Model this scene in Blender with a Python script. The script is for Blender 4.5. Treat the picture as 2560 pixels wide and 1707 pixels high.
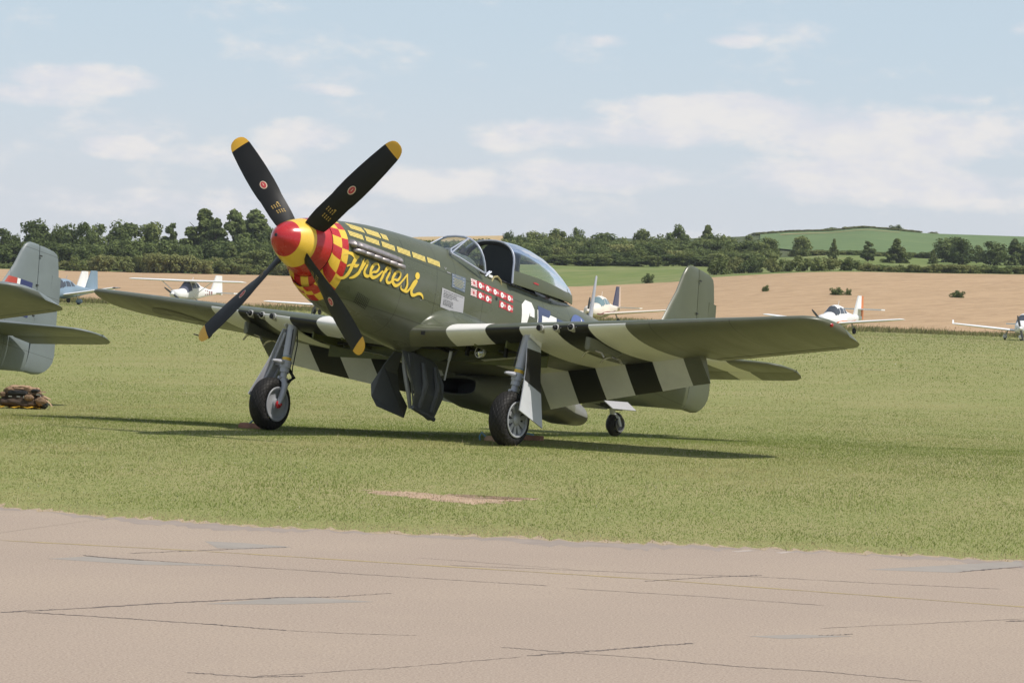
import bpy, bmesh, math, random
import numpy as np
from mathutils import Vector, Matrix
from mathutils.bvhtree import BVHTree
random.seed(7); np.random.seed(7)
for o in list(bpy.data.objects): bpy.data.objects.remove(o)
SC = bpy.context.scene; COL = SC.collection
rad = math.radians

# ------------------------------------------------------------------ camera
F_PX, W_PX, H_PX = 7422.9, 2560.0, 1707.0
AZ, YAW, PIT, ROLL, DIST, CH = 0.635768, -0.040128, -0.0145775, 0.03679, 35.769, 1.7833
CAM = Vector((DIST*math.cos(AZ), DIST*math.sin(AZ), CH))
FW = Vector((-math.cos(AZ+YAW)*math.cos(PIT), -math.sin(AZ+YAW)*math.cos(PIT), math.sin(PIT)))
_r = FW.cross(Vector((0, 0, 1))).normalized(); _u = _r.cross(FW)
R2 = _r*math.cos(ROLL)+_u*math.sin(ROLL); U2 = _u*math.cos(ROLL)-_r*math.sin(ROLL)
camd = bpy.data.cameras.new('camera'); cam = bpy.data.objects.new('camera', camd); COL.objects.link(cam)
camd.sensor_width = 36; camd.lens = F_PX/W_PX*36; camd.clip_start = 0.5; camd.clip_end = 6000
cam.matrix_world = Matrix(((R2.x, U2.x, -FW.x, CAM.x), (R2.y, U2.y, -FW.y, CAM.y), (R2.z, U2.z, -FW.z, CAM.z), (0, 0, 0, 1)))
SC.camera = cam
FH = Vector((FW.x, FW.y, 0)).normalized(); RH = Vector((-FH.y, FH.x, 0)) * -1   # level view direction and its right

# ------------------------------------------------------------------ sky, sun, exposure
SUN_EL, SUN_DIR = rad(56), Vector((-0.30, 0.954, 0)).normalized()      # horizontal direction towards the sun
SC.view_settings.view_transform = 'Standard'; SC.view_settings.look = 'None'
SC.view_settings.exposure = 0.0; SC.view_settings.gamma = 1.0; SC.view_settings.use_curve_mapping = False
sund = bpy.data.lights.new('sun', 'SUN'); sund.energy = 4.2; sund.angle = rad(0.53); sund.color = (1.0, 0.94, 0.86)
sun = bpy.data.objects.new('sun', sund); COL.objects.link(sun)
tosun = Vector((SUN_DIR.x*math.cos(SUN_EL), SUN_DIR.y*math.cos(SUN_EL), math.sin(SUN_EL)))
sun.rotation_euler = tosun.to_track_quat('Z', 'Y').to_euler(); sun.location = (0, 0, 60)

W = bpy.data.worlds.new('World'); SC.world = W; W.use_nodes = True
def build_world():
    nt = W.node_tree; N = nt.nodes; L = nt.links; N.clear()
    out = N.new('ShaderNodeOutputWorld'); bg = N.new('ShaderNodeBackground'); bg.inputs['Strength'].default_value = 0.1
    L.new(bg.outputs[0], out.inputs[0])
    sky = N.new('ShaderNodeTexSky'); sky.sky_type = 'NISHITA'; sky.sun_disc = False
    sky.sun_elevation = SUN_EL; sky.sun_rotation = math.atan2(SUN_DIR.x, SUN_DIR.y)
    sky.air_density = 1.0; sky.dust_density = 1.2; sky.ozone_density = 1.5
    geo = N.new('ShaderNodeNewGeometry')
    def vm(op, a, b=None):
        n = N.new('ShaderNodeVectorMath'); n.operation = op
        L.new(a, n.inputs[0]) if not isinstance(a, (tuple, Vector)) else setattr(n.inputs[0], 'default_value', tuple(a))
        if b is not None:
            L.new(b, n.inputs[1]) if not isinstance(b, (tuple, Vector)) else setattr(n.inputs[1], 'default_value', tuple(b))
        return n
    def mth(op, a, b=0.0, clamp=False):
        n = N.new('ShaderNodeMath'); n.operation = op; n.use_clamp = clamp
        for i, v in enumerate((a, b)):
            if isinstance(v, (int, float)): n.inputs[i].default_value = v
            else: L.new(v, n.inputs[i])
        return n.outputs[0]
    tc = N.new('ShaderNodeTexCoord'); D = tc.outputs['Generated']
    sep = N.new('ShaderNodeSeparateXYZ'); L.new(D, sep.inputs[0])
    x, y, z = sep.outputs
    # bearing measured from the airfield's long axis, elevation in radians
    fx = mth('ADD', mth('MULTIPLY', x, FH.x), mth('MULTIPLY', y, FH.y))
    rx = mth('ADD', mth('MULTIPLY', x, RH.x), mth('MULTIPLY', y, RH.y))
    az = mth('ARCTAN2', rx, fx); el = mth('ARCSINE', z)
    comb = N.new('ShaderNodeCombineXYZ'); L.new(mth('MULTIPLY', az, 17.0), comb.inputs[0]); L.new(mth('MULTIPLY', el, 34.0), comb.inputs[1])
    def noise(vec, scale, detail, rough, w=0.0):
        n = N.new('ShaderNodeTexNoise'); n.inputs['Scale'].default_value = scale; n.inputs['Detail'].default_value = detail
        n.inputs['Roughness'].default_value = rough
        o = vm('ADD', vec, (w, w*1.7, w*.3)); L.new(o.outputs[0], n.inputs['Vector'])
        return n.outputs['Fac']
    n1 = noise(comb.outputs[0], 1.0, 7, .58)
    n2 = noise(comb.outputs[0], 2.6, 6, .6, 7.3)
    def ramp(v, a, b):
        m = N.new('ShaderNodeMapRange'); m.interpolation_type = 'SMOOTHSTEP'
        L.new(v, m.inputs[0]); m.inputs[1].default_value = a; m.inputs[2].default_value = b
        return m.outputs[0]
    def blob(a0, e0, ra, re):
        dx = mth('MULTIPLY', mth('SUBTRACT', az, a0), 1/ra); dy = mth('MULTIPLY', mth('SUBTRACT', el, e0), 1/re)
        q = mth('ADD', mth('MULTIPLY', dx, dx), mth('MULTIPLY', dy, dy))
        return mth('SUBTRACT', 1.0, q, True)
    def px(u): return (u-1280)/F_PX
    def pe(u, v): return ((745.2+.0368*(u-1280))-v)/F_PX
    clouds = None
    for (u, v, ru, rv, s) in [(190, 205, 250, 48, 1.0), (60, 240, 220, 38, .7), (740, 350, 150, 60, .95), (290, 375, 110, 36, .75), (640, 400, 330, 40, .55),
                              (1760, 285, 360, 60, 1.15), (1560, 335, 460, 55, .95), (2350, 255, 130, 26, .8), (2200, 340, 620, 100, 1.0), (1500, 440, 320, 50, .95),
                              (1490, 105, 70, 22, .6), (1800, 107, 85, 22, .65), (2540, 85, 90, 32, .6), (790, 228, 120, 18, .45), (200, 490, 330, 34, .65), (700, 500, 300, 36, .55),
                              (1240, 350, 120, 34, .6), (1990, 210, 70, 14, .35), (1100, 460, 460, 55, .7), (2080, 450, 520, 75, .95), (2450, 480, 300, 60, .9), (400, 520, 520, 50, .7)]:
        b = mth('MULTIPLY', blob(px(u), pe(u, v), ru/F_PX, rv/F_PX), s)
        clouds = b if clouds is None else mth('MAXIMUM', clouds, b)
    # clouds wherever the sky is not in the picture: a broken fair-weather layer
    wide = ramp(noise(vm('SCALE', D).outputs[0], 1, 1, .5), 0, 1) if False else None
    dv = vm('MULTIPLY', D, (3.0, 3.0, 6.0)); n3 = noise(dv.outputs[0], 1.0, 6, .55, 3.1)
    upper = mth('MULTIPLY', ramp(n3, .5, .64), ramp(el, .11, .2))
    cov = mth('ADD', mth('MULTIPLY', clouds, 0.62), mth('MULTIPLY', mth('SUBTRACT', n1, .5), 1.7))
    cov = mth('ADD', cov, mth('MULTIPLY', mth('SUBTRACT', n2, .5), .9))
    low = ramp(cov, .02, .52)
    cmask = mth('MAXIMUM', mth('MULTIPLY', low, .85), mth('MULTIPLY', upper, .8), True)
    def mix(f, a, b):
        m = N.new('ShaderNodeMix'); m.data_type = 'RGBA'
        L.new(f, m.inputs[0]) if not isinstance(f, float) else setattr(m.inputs[0], 'default_value', f)
        for i, v in ((6, a), (7, b)):
            if isinstance(v, tuple): m.inputs[i].default_value = v+(1,)
            else: L.new(v, m.inputs[i])
        return m.outputs[2]
    # summer haze: thick and pale low down, thin overhead
    hz = mth('SUBTRACT', 1.0, ramp(el, -.02, .55)); hz = mth('ADD', mth('MULTIPLY', hz, .62), .22)
    lowhz = mth('SUBTRACT', 1.0, ramp(el, .005, .10))
    hazecol = mix(lowhz, SKY_HAZE_HI, SKY_HAZE_LO)
    base = mix(hz, sky.outputs[0], hazecol)
    lit = mix(ramp(n2, .35, .65), CLOUD_LO, CLOUD_HI)
    fin = mix(cmask, base, lit)
    L.new(fin, bg.inputs['Color'])
SKY_HAZE_HI, SKY_HAZE_LO = (6.2, 7.4, 8.5), (7.3, 7.65, 8.35)
CLOUD_LO, CLOUD_HI = (7.5, 7.55, 8.1), (8.7, 8.4, 8.2)
build_world()

# ------------------------------------------------------------------ helpers
def at(u, v, d):
    """point seen at photo pixel (u, v), d metres away along the level view axis"""
    k = FW + R2*((u-W_PX/2)/F_PX) - U2*((v-H_PX/2)/F_PX)
    return CAM + k*(d/k.dot(FH))
def gb(d):
    """lie of the turf: a few centimetres above the hard standing, falling away gently behind the aircraft's main wheels"""
    return np.interp(np.asarray(d, float), DS, GB)
DS = [-160, 10, 20, 23.5, 25, 26.5, 28, 29.5, 31, 35, 36, 37, 38, 39, 40, 41, 42, 43.5, 47, 52, 58, 64, 70, 76, 82, 263]
def _gb(d):
    t = min(1, max(0, (d-23.5)/7.5)); f = min(1, max(0, (d-35.2)/8.3)); r = min(1, max(0, (d-47)/35))
    return .06*t*t*(3-2*t)-.15*f*f*(3-2*f)*(1-r*r*(3-2*r))
GB = [_gb(d) for d in DS]
def on_ground(u, v, z=None):
    k = FW + R2*((u-W_PX/2)/F_PX) - U2*((v-H_PX/2)/F_PX)
    if z is not None: return CAM + k*((z-CAM.z)/k.z)
    z = 0.0
    for _ in range(12):
        p = CAM + k*((z-CAM.z)/k.z); z = .5*z+.5*float(gb((p-CAM).dot(FH)))
    return p
MATS = {}
def node(nt, t, **k):
    n = nt.nodes.new(t)
    for a, b in k.items():
        if a in n.inputs: n.inputs[a].default_value = b
        else: setattr(n, a, b)
    return n
def mat(name, col, rough=.6, metal=0.0, var=0.0, vscale=6.0, bump=0.0, bscale=60.0, spec=.5, coat=0.0):
    m = bpy.data.materials.new(name); m.use_nodes = True; nt = m.node_tree; b = nt.nodes['Principled BSDF']
    b.inputs['Base Color'].default_value = (*col, 1); b.inputs['Roughness'].default_value = rough
    b.inputs['Metallic'].default_value = metal; b.inputs['Specular IOR Level'].default_value = spec; b.inputs['Coat Weight'].default_value = coat
    if var or bump: tc = node(nt, 'ShaderNodeTexCoord')
    if var:
        n = node(nt, 'ShaderNodeTexNoise', Scale=vscale, Detail=6.0, Roughness=.65); nt.links.new(tc.outputs['Object'], n.inputs['Vector'])
        mr = node(nt, 'ShaderNodeMapRange'); mr.inputs[1].default_value = .3; mr.inputs[2].default_value = .7
        mr.inputs[3].default_value = 1-var; mr.inputs[4].default_value = 1+var; nt.links.new(n.outputs['Fac'], mr.inputs[0])
        mx = node(nt, 'ShaderNodeVectorMath', operation='SCALE'); mx.inputs[0].default_value = col
        nt.links.new(mr.outputs[0], mx.inputs['Scale']); nt.links.new(mx.outputs[0], b.inputs['Base Color'])
        r = node(nt, 'ShaderNodeMapRange'); r.inputs[1].default_value = .3; r.inputs[2].default_value = .7
        r.inputs[3].default_value = max(.02, rough-.08); r.inputs[4].default_value = min(1, rough+.1)
        nt.links.new(n.outputs['Fac'], r.inputs[0]); nt.links.new(r.outputs[0], b.inputs['Roughness'])
    if bump:
        n2 = node(nt, 'ShaderNodeTexNoise', Scale=bscale, Detail=4.0); nt.links.new(tc.outputs['Object'], n2.inputs['Vector'])
        bp = node(nt, 'ShaderNodeBump', Strength=bump, Distance=.02); nt.links.new(n2.outputs['Fac'], bp.inputs['Height']); nt.links.new(bp.outputs[0], b.inputs['Normal'])
    MATS[name] = m; return m
def glass(name, tint=(.9, .93, .95), blend=.35, rough=.02, base=.05):
    m = bpy.data.materials.new(name); m.use_nodes = True; nt = m.node_tree; nt.nodes.clear()
    o = node(nt, 'ShaderNodeOutputMaterial'); mx = node(nt, 'ShaderNodeMixShader'); t = node(nt, 'ShaderNodeBsdfTransparent'); g = node(nt, 'ShaderNodeBsdfGlossy')
    t.inputs[0].default_value = (*tint, 1); g.inputs['Roughness'].default_value = rough; g.inputs[0].default_value = (.95, .97, 1, 1)
    lw = node(nt, 'ShaderNodeLayerWeight', Blend=blend)
    a = node(nt, 'ShaderNodeMath', operation='ADD'); a.use_clamp = True; nt.links.new(lw.outputs['Fresnel'], a.inputs[0]); a.inputs[1].default_value = base
    nt.links.new(a.outputs[0], mx.inputs[0]); nt.links.new(t.outputs[0], mx.inputs[1]); nt.links.new(g.outputs[0], mx.inputs[2]); nt.links.new(mx.outputs[0], o.inputs[0])
    MATS[name] = m; return m

def mesh(name, V, Fc, mats, midx=None, ang=40):
    me = bpy.data.meshes.new(name); me.from_pydata([tuple(v) for v in V], [], [tuple(f) for f in Fc])
    for m in (mats if isinstance(mats, (list, tuple)) else [mats]): me.materials.append(m if not isinstance(m, str) else MATS[m])
    if midx: me.polygons.foreach_set('material_index', midx)
    if ang is not None:
        me.polygons.foreach_set('use_smooth', [True]*len(me.polygons))
        me.update()
        if ang < 180: me.set_sharp_from_angle(angle=rad(ang))
    me.update(); return me
def obj(name, V, Fc, mats, parent=None, midx=None, ang=40):
    o = bpy.data.objects.new(name, mesh(name, V, Fc, mats, midx, ang)); COL.objects.link(o)
    if parent: o.parent = parent
    return o
def tag(o, label=None, cat=None, group=None, kind=None):
    for k, v in (('label', label), ('category', cat), ('group', group), ('kind', kind)):
        if v: o[k] = v
    return o
def empty(name, loc, label, cat, group=None, rot=(0, 0, 0)):
    o = bpy.data.objects.new(name, None); COL.objects.link(o); o.location = loc; o.rotation_euler = rot; o.empty_display_size = .3
    return tag(o, label, cat, group)
class MB:
    """gathers shapes for ONE mesh"""
    def __init__(s, T=None): s.V = []; s.F = []; s.M = []; s.T = T or (lambda p: p)
    def add(s, V, Fc, m=0):
        b = len(s.V); s.V += [s.T(v) for v in V]; s.F += [tuple(i+b for i in f) for f in Fc]; s.M += ([m]*len(Fc) if isinstance(m, int) else list(m)); return s
    def box(s, c, d, m=0, rot=None):
        hx, hy, hz = d[0]/2, d[1]/2, d[2]/2
        V = [Vector((x, y, z)) for x in (-hx, hx) for y in (-hy, hy) for z in (-hz, hz)]
        if rot is not None: V = [rot @ v for v in V]
        V = [(v.x+c[0], v.y+c[1], v.z+c[2]) for v in V]
        return s.add(V, [(0, 1, 3, 2), (4, 6, 7, 5), (0, 4, 5, 1), (2, 3, 7, 6), (0, 2, 6, 4), (1, 5, 7, 3)], m)
    def tube(s, pts, r, n=10, m=0, cap=True):
        pts = [Vector(p) for p in pts]; rs = r if isinstance(r, (list, tuple)) else [r]*len(pts)
        V = []; up = None
        for i, p in enumerate(pts):
            t = (pts[min(i+1, len(pts)-1)]-pts[max(i-1, 0)]).normalized()
            if up is None: up = Vector((0, 0, 1)) if abs(t.z) < .9 else Vector((1, 0, 0))
            a = t.cross(up).normalized(); b = a.cross(t)
            V += [tuple(p+(a*math.cos(k*2*math.pi/n)+b*math.sin(k*2*math.pi/n))*rs[i]) for k in range(n)]
        Fc = [(i*n+k, i*n+(k+1) % n, (i+1)*n+(k+1) % n, (i+1)*n+k) for i in range(len(pts)-1) for k in range(n)]
        if cap: Fc += [tuple(range(n))[::-1], tuple(range((len(pts)-1)*n, len(pts)*n))]
        return s.add(V, Fc, m)
    def lathe(s, c, axis, prof, n=32, m=0, cap=False):
        """prof: (distance along axis, radius[, material])"""
        ax = Vector(axis).normalized(); a = ax.cross(Vector((0, 0, 1)) if abs(ax.z) < .9 else Vector((1, 0, 0))).normalized(); b = ax.cross(a); c = Vector(c)
        V = [tuple(c+ax*p[0]+(a*math.cos(k*2*math.pi/n)+b*math.sin(k*2*math.pi/n))*p[1]) for p in prof for k in range(n)]
        Fc = []; Mi = []
        for i in range(len(prof)-1):
            for k in range(n):
                Fc.append((i*n+k, i*n+(k+1) % n, (i+1)*n+(k+1) % n, (i+1)*n+k)); Mi.append(prof[i][2] if len(prof[i]) > 2 else m)
        if cap:
            Fc += [tuple(range(n))[::-1], tuple(range((len(prof)-1)*n, len(prof)*n))]; Mi += [m, m]
        return s.add(V, Fc, Mi)
    def loft(s, secs, closed=True, caps=(False, False), m=0, fm=None, skip=None):
        n = len(secs[0]); V = [p for q in secs for p in q]; Fc = []; Mi = []
        for i in range(len(secs)-1):
            for k in range(n if closed else n-1):
                if skip and skip(i, k): continue
                Fc.append((i*n+k, i*n+(k+1) % n, (i+1)*n+(k+1) % n, (i+1)*n+k)); Mi.append(fm(i, k) if fm else m)
        if caps[0]: Fc.append(tuple(range(n))[::-1]); Mi.append(m)
        if caps[1]: Fc.append(tuple(range((len(secs)-1)*n, len(secs)*n))); Mi.append(m)
        return s.add(V, Fc, Mi)
    def plate(s, poly, th, m=0):
        """closed outline (3-D points) given a thickness vector"""
        n = len(poly); t = Vector(th)/2
        V = [tuple(Vector(p)+t) for p in poly]+[tuple(Vector(p)-t) for p in poly]
        return s.add(V, [tuple(range(n)), tuple(range(2*n-1, n-1, -1))]+[(i, i+n, (i+1) % n+n, (i+1) % n) for i in range(n)], m)
    def sphere(s, c, r, n=12, m=0, sc=(1, 1, 1)):
        V = []; 
        for i in range(1, n):
            th = math.pi*i/n
            V += [(c[0]+r*sc[0]*math.sin(th)*math.cos(2*math.pi*k/n), c[1]+r*sc[1]*math.sin(th)*math.sin(2*math.pi*k/n), c[2]+r*sc[2]*math.cos(th)) for k in range(n)]
        Fc = [(i*n+k, (i+1)*n+k, (i+1)*n+(k+1) % n, i*n+(k+1) % n) for i in range(n-2) for k in range(n)]
        V += [(c[0], c[1], c[2]+r*sc[2]), (c[0], c[1], c[2]-r*sc[2])]; t = (n-1)*n
        Fc += [(t, k, (k+1) % n) for k in range(n)]+[(t+1, (n-2)*n+(k+1) % n, (n-2)*n+k) for k in range(n)]
        return s.add(V, Fc, m)
    def build(s, name, mats, parent=None, ang=40):
        return obj(name, s.V, s.F, mats, parent, s.M if isinstance(mats, (list, tuple)) else None, ang)

# ------------------------------------------------------------------ ground materials
def ground_mat(name, cols, scales, stretch=(1, 1, 1), bump=.3, bscale=4.0, rough=.9, extra=None):
    """several noise layers blended between a few natural colours"""
    m = bpy.data.materials.new(name); m.use_nodes = True; nt = m.node_tree; b = nt.nodes['Principled BSDF']
    b.inputs['Roughness'].default_value = rough; b.inputs['Specular IOR Level'].default_value = .15
    tc = node(nt, 'ShaderNodeTexCoord'); mp = node(nt, 'ShaderNodeMapping'); mp.inputs['Scale'].default_value = stretch
    mp.inputs['Rotation'].default_value = (0, 0, math.atan2(RH.y, RH.x)*-1)
    nt.links.new(tc.outputs['Object'], mp.inputs[0])
    cur = None
    for i, (c, s) in enumerate(zip(cols[1:], scales)):
        n = node(nt, 'ShaderNodeTexNoise', Scale=s, Detail=7.0, Roughness=.62); nt.links.new(mp.outputs[0], n.inputs['Vector'])
        r = node(nt, 'ShaderNodeMapRange', interpolation_type='SMOOTHSTEP'); r.inputs[1].default_value = .40; r.inputs[2].default_value = .62
        nt.links.new(n.outputs['Fac'], r.inputs[0])
        mx = node(nt, 'ShaderNodeMix', data_type='RGBA'); nt.links.new(r.outputs[0], mx.inputs[0])
        if cur is None: mx.inputs[6].default_value = (*cols[0], 1)
        else: nt.links.new(cur, mx.inputs[6])
        mx.inputs[7].default_value = (*c, 1); cur = mx.outputs[2]
    if extra: cur = extra(nt, tc, mp, cur)
    nt.links.new(cur, b.inputs['Base Color'])
    n2 = node(nt, 'ShaderNodeTexNoise', Scale=bscale, Detail=6.0, Roughness=.7); nt.links.new(tc.outputs['Object'], n2.inputs['Vector'])
    bp = node(nt, 'ShaderNodeBump', Strength=bump, Distance=.1); nt.links.new(n2.outputs['Fac'], bp.inputs['Height']); nt.links.new(bp.outputs[0], b.inputs['Normal'])
    MATS[name] = m; return m

def axis_socket(nt, tc, vec, off):
    d = node(nt, 'ShaderNodeVectorMath', operation='DOT_PRODUCT'); d.inputs[1].default_value = tuple(vec)
    nt.links.new(tc.outputs['Object'], d.inputs[0])
    a = node(nt, 'ShaderNodeMath', operation='ADD'); a.inputs[1].default_value = off; nt.links.new(d.outputs['Value'], a.inputs[0]); return a.outputs[0]

def track_band(nt, tc, mp, cur):
    """the worn pale vehicle track that runs along the far side of the airfield"""
    dep = axis_socket(nt, tc, FH, -CAM.dot(FH))
    n = node(nt, 'ShaderNodeTexNoise', Scale=.05, Detail=4.0); nt.links.new(tc.outputs['Object'], n.inputs['Vector'])
    for d0, w, f in ((203, 3.2, .75), (188, 2.2, .45), (240, 5, .35)):
        s = node(nt, 'ShaderNodeMath', operation='MULTIPLY_ADD'); nt.links.new(n.outputs['Fac'], s.inputs[0]); s.inputs[1].default_value = 14; nt.links.new(dep, s.inputs[2])
        q = node(nt, 'ShaderNodeMath', operation='SUBTRACT'); nt.links.new(s.outputs[0], q.inputs[0]); q.inputs[1].default_value = d0+7
        ab = node(nt, 'ShaderNodeMath', operation='ABSOLUTE'); nt.links.new(q.outputs[0], ab.inputs[0])
        r = node(nt, 'ShaderNodeMapRange'); r.inputs[1].default_value = w; r.inputs[2].default_value = w*.3; r.inputs[3].default_value = 0; r.inputs[4].default_value = f
        nt.links.new(ab.outputs[0], r.inputs[0])
        mx = node(nt, 'ShaderNodeMix', data_type='RGBA'); nt.links.new(r.outputs[0], mx.inputs[0]); nt.links.new(cur, mx.inputs[6]); mx.inputs[7].default_value = (.34, .27, .16, 1); cur = mx.outputs[2]
    return cur
ground_mat('short_grass', [(.195, .22, .070), (.245, .24, .095), (.165, .20, .058), (.28, .25, .118), (.175, .21, .06), (.29, .275, .118)], [.16, .9, .35, 18.0, 38.0], (.6, 1.3, 1), .5, 3.0, extra=track_band)
ground_mat('wheat', [(.365, .250, .145), (.42, .288, .168), (.32, .217, .124), (.445, .312, .188)], [.06, .4, 1.8], (.13, 1.5, 1), .25, 2.5)
ground_mat('meadow', [(.155, .195, .055), (.205, .22, .085), (.13, .175, .05)], [.04, .3], (.3, 1, 1), .5, .8)
ground_mat('crop', [(.125, .185, .075), (.15, .205, .085), (.11, .165, .07)], [.05, .5], (1.2, .5, 1), .9, .8)
ground_mat('scrub', [(.075, .095, .035), (.11, .12, .05), (.055, .075, .03)], [.05, .3], (.6, 1, 1), .9, .4)
ground_mat('far_wheat', [(.40, .30, .15), (.45, .33, .17)], [.05], (.4, 1, 1), .3, .5)
ground_mat('apron', [(.315, .248, .196), (.35, .278, .218), (.275, .218, .176), (.375, .300, .228), (.26, .206, .168), (.40, .33, .265)], [.16, .9, .45, 45.0, 80.0], (1, 1, 1), .04, 120.0, .88)
mat('patch', (.285, .256, .222), .9, var=.10, vscale=3)
mat('tar', (.125, .10, .085), .9, var=.55, vscale=4)
mat('line_paint', (.37, .285, .13), .9, var=.2, vscale=8)
mat('white_paint_worn', (.40, .34, .29), .8, var=.3, vscale=8)
mat('old_tar', (.28, .232, .195), .9, var=.12, vscale=5); mat('dead_turf', (.34, .265, .175), .95, var=.35, vscale=14); mat('bare_earth', (.40, .285, .19), .95, var=.25, vscale=4, bump=.4, bscale=30)

# ------------------------------------------------------------------ terrain: level airfield, then fields rising to a low hill
UU = [-2500, 0, 320, 640, 1030, 1300, 1440, 1665, 1786, 1860, 1964, 2068, 2150, 2306, 2560, 5000]
KN = {262: [0]*16,
      430: [22, 22, 26, 30, 33, 30, 35, 53, 73, 78, 89, 95, 98, 100, 106, 110],
      500: [50, 55, 60, 68, 75, 86, 86, 92, 95, 97, 101, 105, 108, 112, 118, 120],
      600: [58, 60, 64, 72, 92, 98, 98, 110, 114, 117, 128, 140, 140, 138, 138, 140],
      800: [60, 62, 68, 82, 140, 154, 156, 162, 170, 176, 188, 194, 206, 197, 198, 190]}
KD = sorted(KN)
def hgt(s, d):
    if d <= 262: return float(gb(d))
    u = 1280+F_PX*s/d
    def zk(k): return max(0.0, CAM.z+float(np.interp(u, UU, KN[k]))*k/F_PX) if k > 262 else .06
    if d >= 800: return zk(800)-(d-800)*.012
    for a, b in zip(KD, KD[1:]):
        if d <= b:
            t = (d-a)/(b-a); return zk(a)*(1-t)+zk(b)*t
def P(s, d, z=0.0):
    q = CAM+RH*s+FH*d; return Vector((q.x, q.y, z))
def gp(s, d, dz=0.0): return P(s, d, hgt(s, d)+dz)
def field(name, u0, u1, d0, d1, m, nu=60, nd=10, dz=0.0, kind='structure'):
    V = []; Fc = []
    for j in range(nd+1):
        for i in range(nu+1):
            d = (d0(0) if callable(d0) else d0); u = u0+(u1-u0)*i/nu
            da = d0(u) if callable(d0) else d0; db = d1(u) if callable(d1) else d1
            d = da+(db-da)*j/nd; s = (u-1280)/F_PX*d
            V.append(gp(s, d, dz))
    for j in range(nd):
        for i in range(nu):
            a = j*(nu+1)+i; Fc.append((a, a+1, a+nu+2, a+nu+1))
    o = obj(name, V, Fc, m, ang=180); o['kind'] = kind; return o
V = [P(x_, d_, float(gb(d_))-.0003) for d_ in DS for x_ in (-420, 420)]
o = obj('airfield_grass', V, [(2*i, 2*i+1, 2*i+3, 2*i+2) for i in range(len(DS)-1)], 'short_grass', ang=180); o['kind'] = 'structure'
WTOP = lambda u: 437-7*min(1, max(0, (u-800)/150))
field('wheat_field', -3200, 5600, 262, WTOP, 'wheat', 110, 14)
field('meadow', -3200, 5600, WTOP, 600, 'meadow', 110, 10)
field('hill', -3200, 5600, 600, 1500, 'scrub', 110, 18)
field('crop_field', 1890, 3600, lambda u: 606 if u > 2030 else 606+(2030-u)*.5, 797, 'crop', 50, 10, .35)
field('far_wheat_field', 985, 1250, 735, 800, 'far_wheat', 14, 6, .4)
field('field_track', 1940, 2240, lambda u: 774-(2240-u)*.02, lambda u: 776.5-(2240-u)*.015, 'far_wheat', 14, 2, .5)

# ------------------------------------------------------------------ apron (concrete hard standing), its edge, seams, patches and faded lines
EDGE = [(-900, 1228), (-300, 1258), (0, 1267), (256, 1291), (544, 1310), (800, 1324), (1088, 1338), (1524, 1354), (1796, 1365), (2180, 1385), (2547, 1402), (2900, 1418), (3600, 1452)]
EW = [on_ground(*p) for p in EDGE]
V = []; 
ne = 220
edge_pts = []
for i in range(ne+1):
    t = i/ne*(len(EW)-1); k = min(int(t), len(EW)-2); p = EW[k].lerp(EW[k+1], t-k)
    p = p+FH*(math.sin(i*2.1)*.05+random.uniform(-.10, .10)); edge_pts.append(p)
back = [P(-60+120*i/ne, -60) for i in range(ne+1)]
V = [Vector((p.x, p.y, .0)) for p in edge_pts]+[Vector((p.x, p.y, .0)) for p in back]
o = obj('apron', V, [(i, i+1, ne+1+i+1, ne+1+i) for i in range(ne)], 'apron', ang=None); o['kind'] = 'structure'; APRON = o
def strip(name, pts, w, m, z, jit=0.0, parent=None, sub=14):
    """narrow ribbon through photo-ground points"""
    G = [on_ground(*p) for p in pts]; L = []
    for a, b in zip(G, G[1:]):
        for i in range(sub): L.append(a.lerp(b, i/sub))
    L.append(G[-1]); Vv = []
    for i, p in enumerate(L):
        t = (L[min(i+1, len(L)-1)]-L[max(i-1, 0)]).normalized(); n = Vector((-t.y, t.x, 0))
        q = p+n*random.uniform(-jit, jit); ww = w*(random.uniform(.35, 1.3) if jit else 1)
        if jit and (i == 0 or i == len(L)-1): ww = w*.1
        Vv += [(q.x+n.x*ww/2, q.y+n.y*ww/2, z), (q.x-n.x*ww/2, q.y-n.y*ww/2, z)]
    return obj(name, Vv, [(2*i, 2*i+1, 2*i+3, 2*i+2) for i in range(len(L)-1)], m, parent, ang=None)
zr = lambda a, b: (a*1.0884, 1200+b*1.0884)
for L in ([(0, 138), (470, 163)], [(470, 163), (900, 190), (1500, 228)], [(1500, 228), (2352, 291), (2700, 314)]):
    o = strip('painted_line', [zr(*p) for p in L], .045, 'line_paint', .0014, .004); o['kind'] = 'structure'
for L, w in (([(0, 303), (130, 297), (420, 280), (650, 269), (760, 268)], .05), ([(760, 268), (900, 259)], .02), ([(60, 303), (300, 318), (500, 332), (660, 345)], .035), ([(660, 345), (800, 352), (960, 356)], .012),
             ([(195, 174), (330, 183), (480, 193), (800, 214), (1120, 234), (1260, 242)], .022), ([(300, 168), (420, 163), (580, 156), (660, 154)], .035), ([(190, 172), (240, 178), (330, 184)], .04),
             ([(1030, 195), (1400, 210), (1660, 219), (1750, 222), (2000, 236), (2300, 250)], .02), ([(1480, 232), (1640, 222), (1750, 218)], .03), ([(1210, 403), (1330, 394), (1470, 383), (1590, 374)], .04),
             ([(1150, 383), (1260, 392), (1480, 408), (1700, 428), (1900, 440), (2120, 462)], .022), ([(2200, 211), (2352, 198)], .05), ([(430, 441), (580, 452), (700, 449)], .03), ([(1300, 248), (1600, 266), (1900, 288)], .018),
             ([(1880, 357), (1960, 353)], .02), ([(2310, 324), (2400, 321)], .05), ([(560, 452), (900, 431), (1200, 405)], .012), ([(960, 178), (1320, 205)], .012), ([(1880, 340), (2352, 318)], .012)):
    strip('seam', [zr(*p) for p in L], w*.72, 'tar', .0011, .013, APRON, 26)
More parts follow.
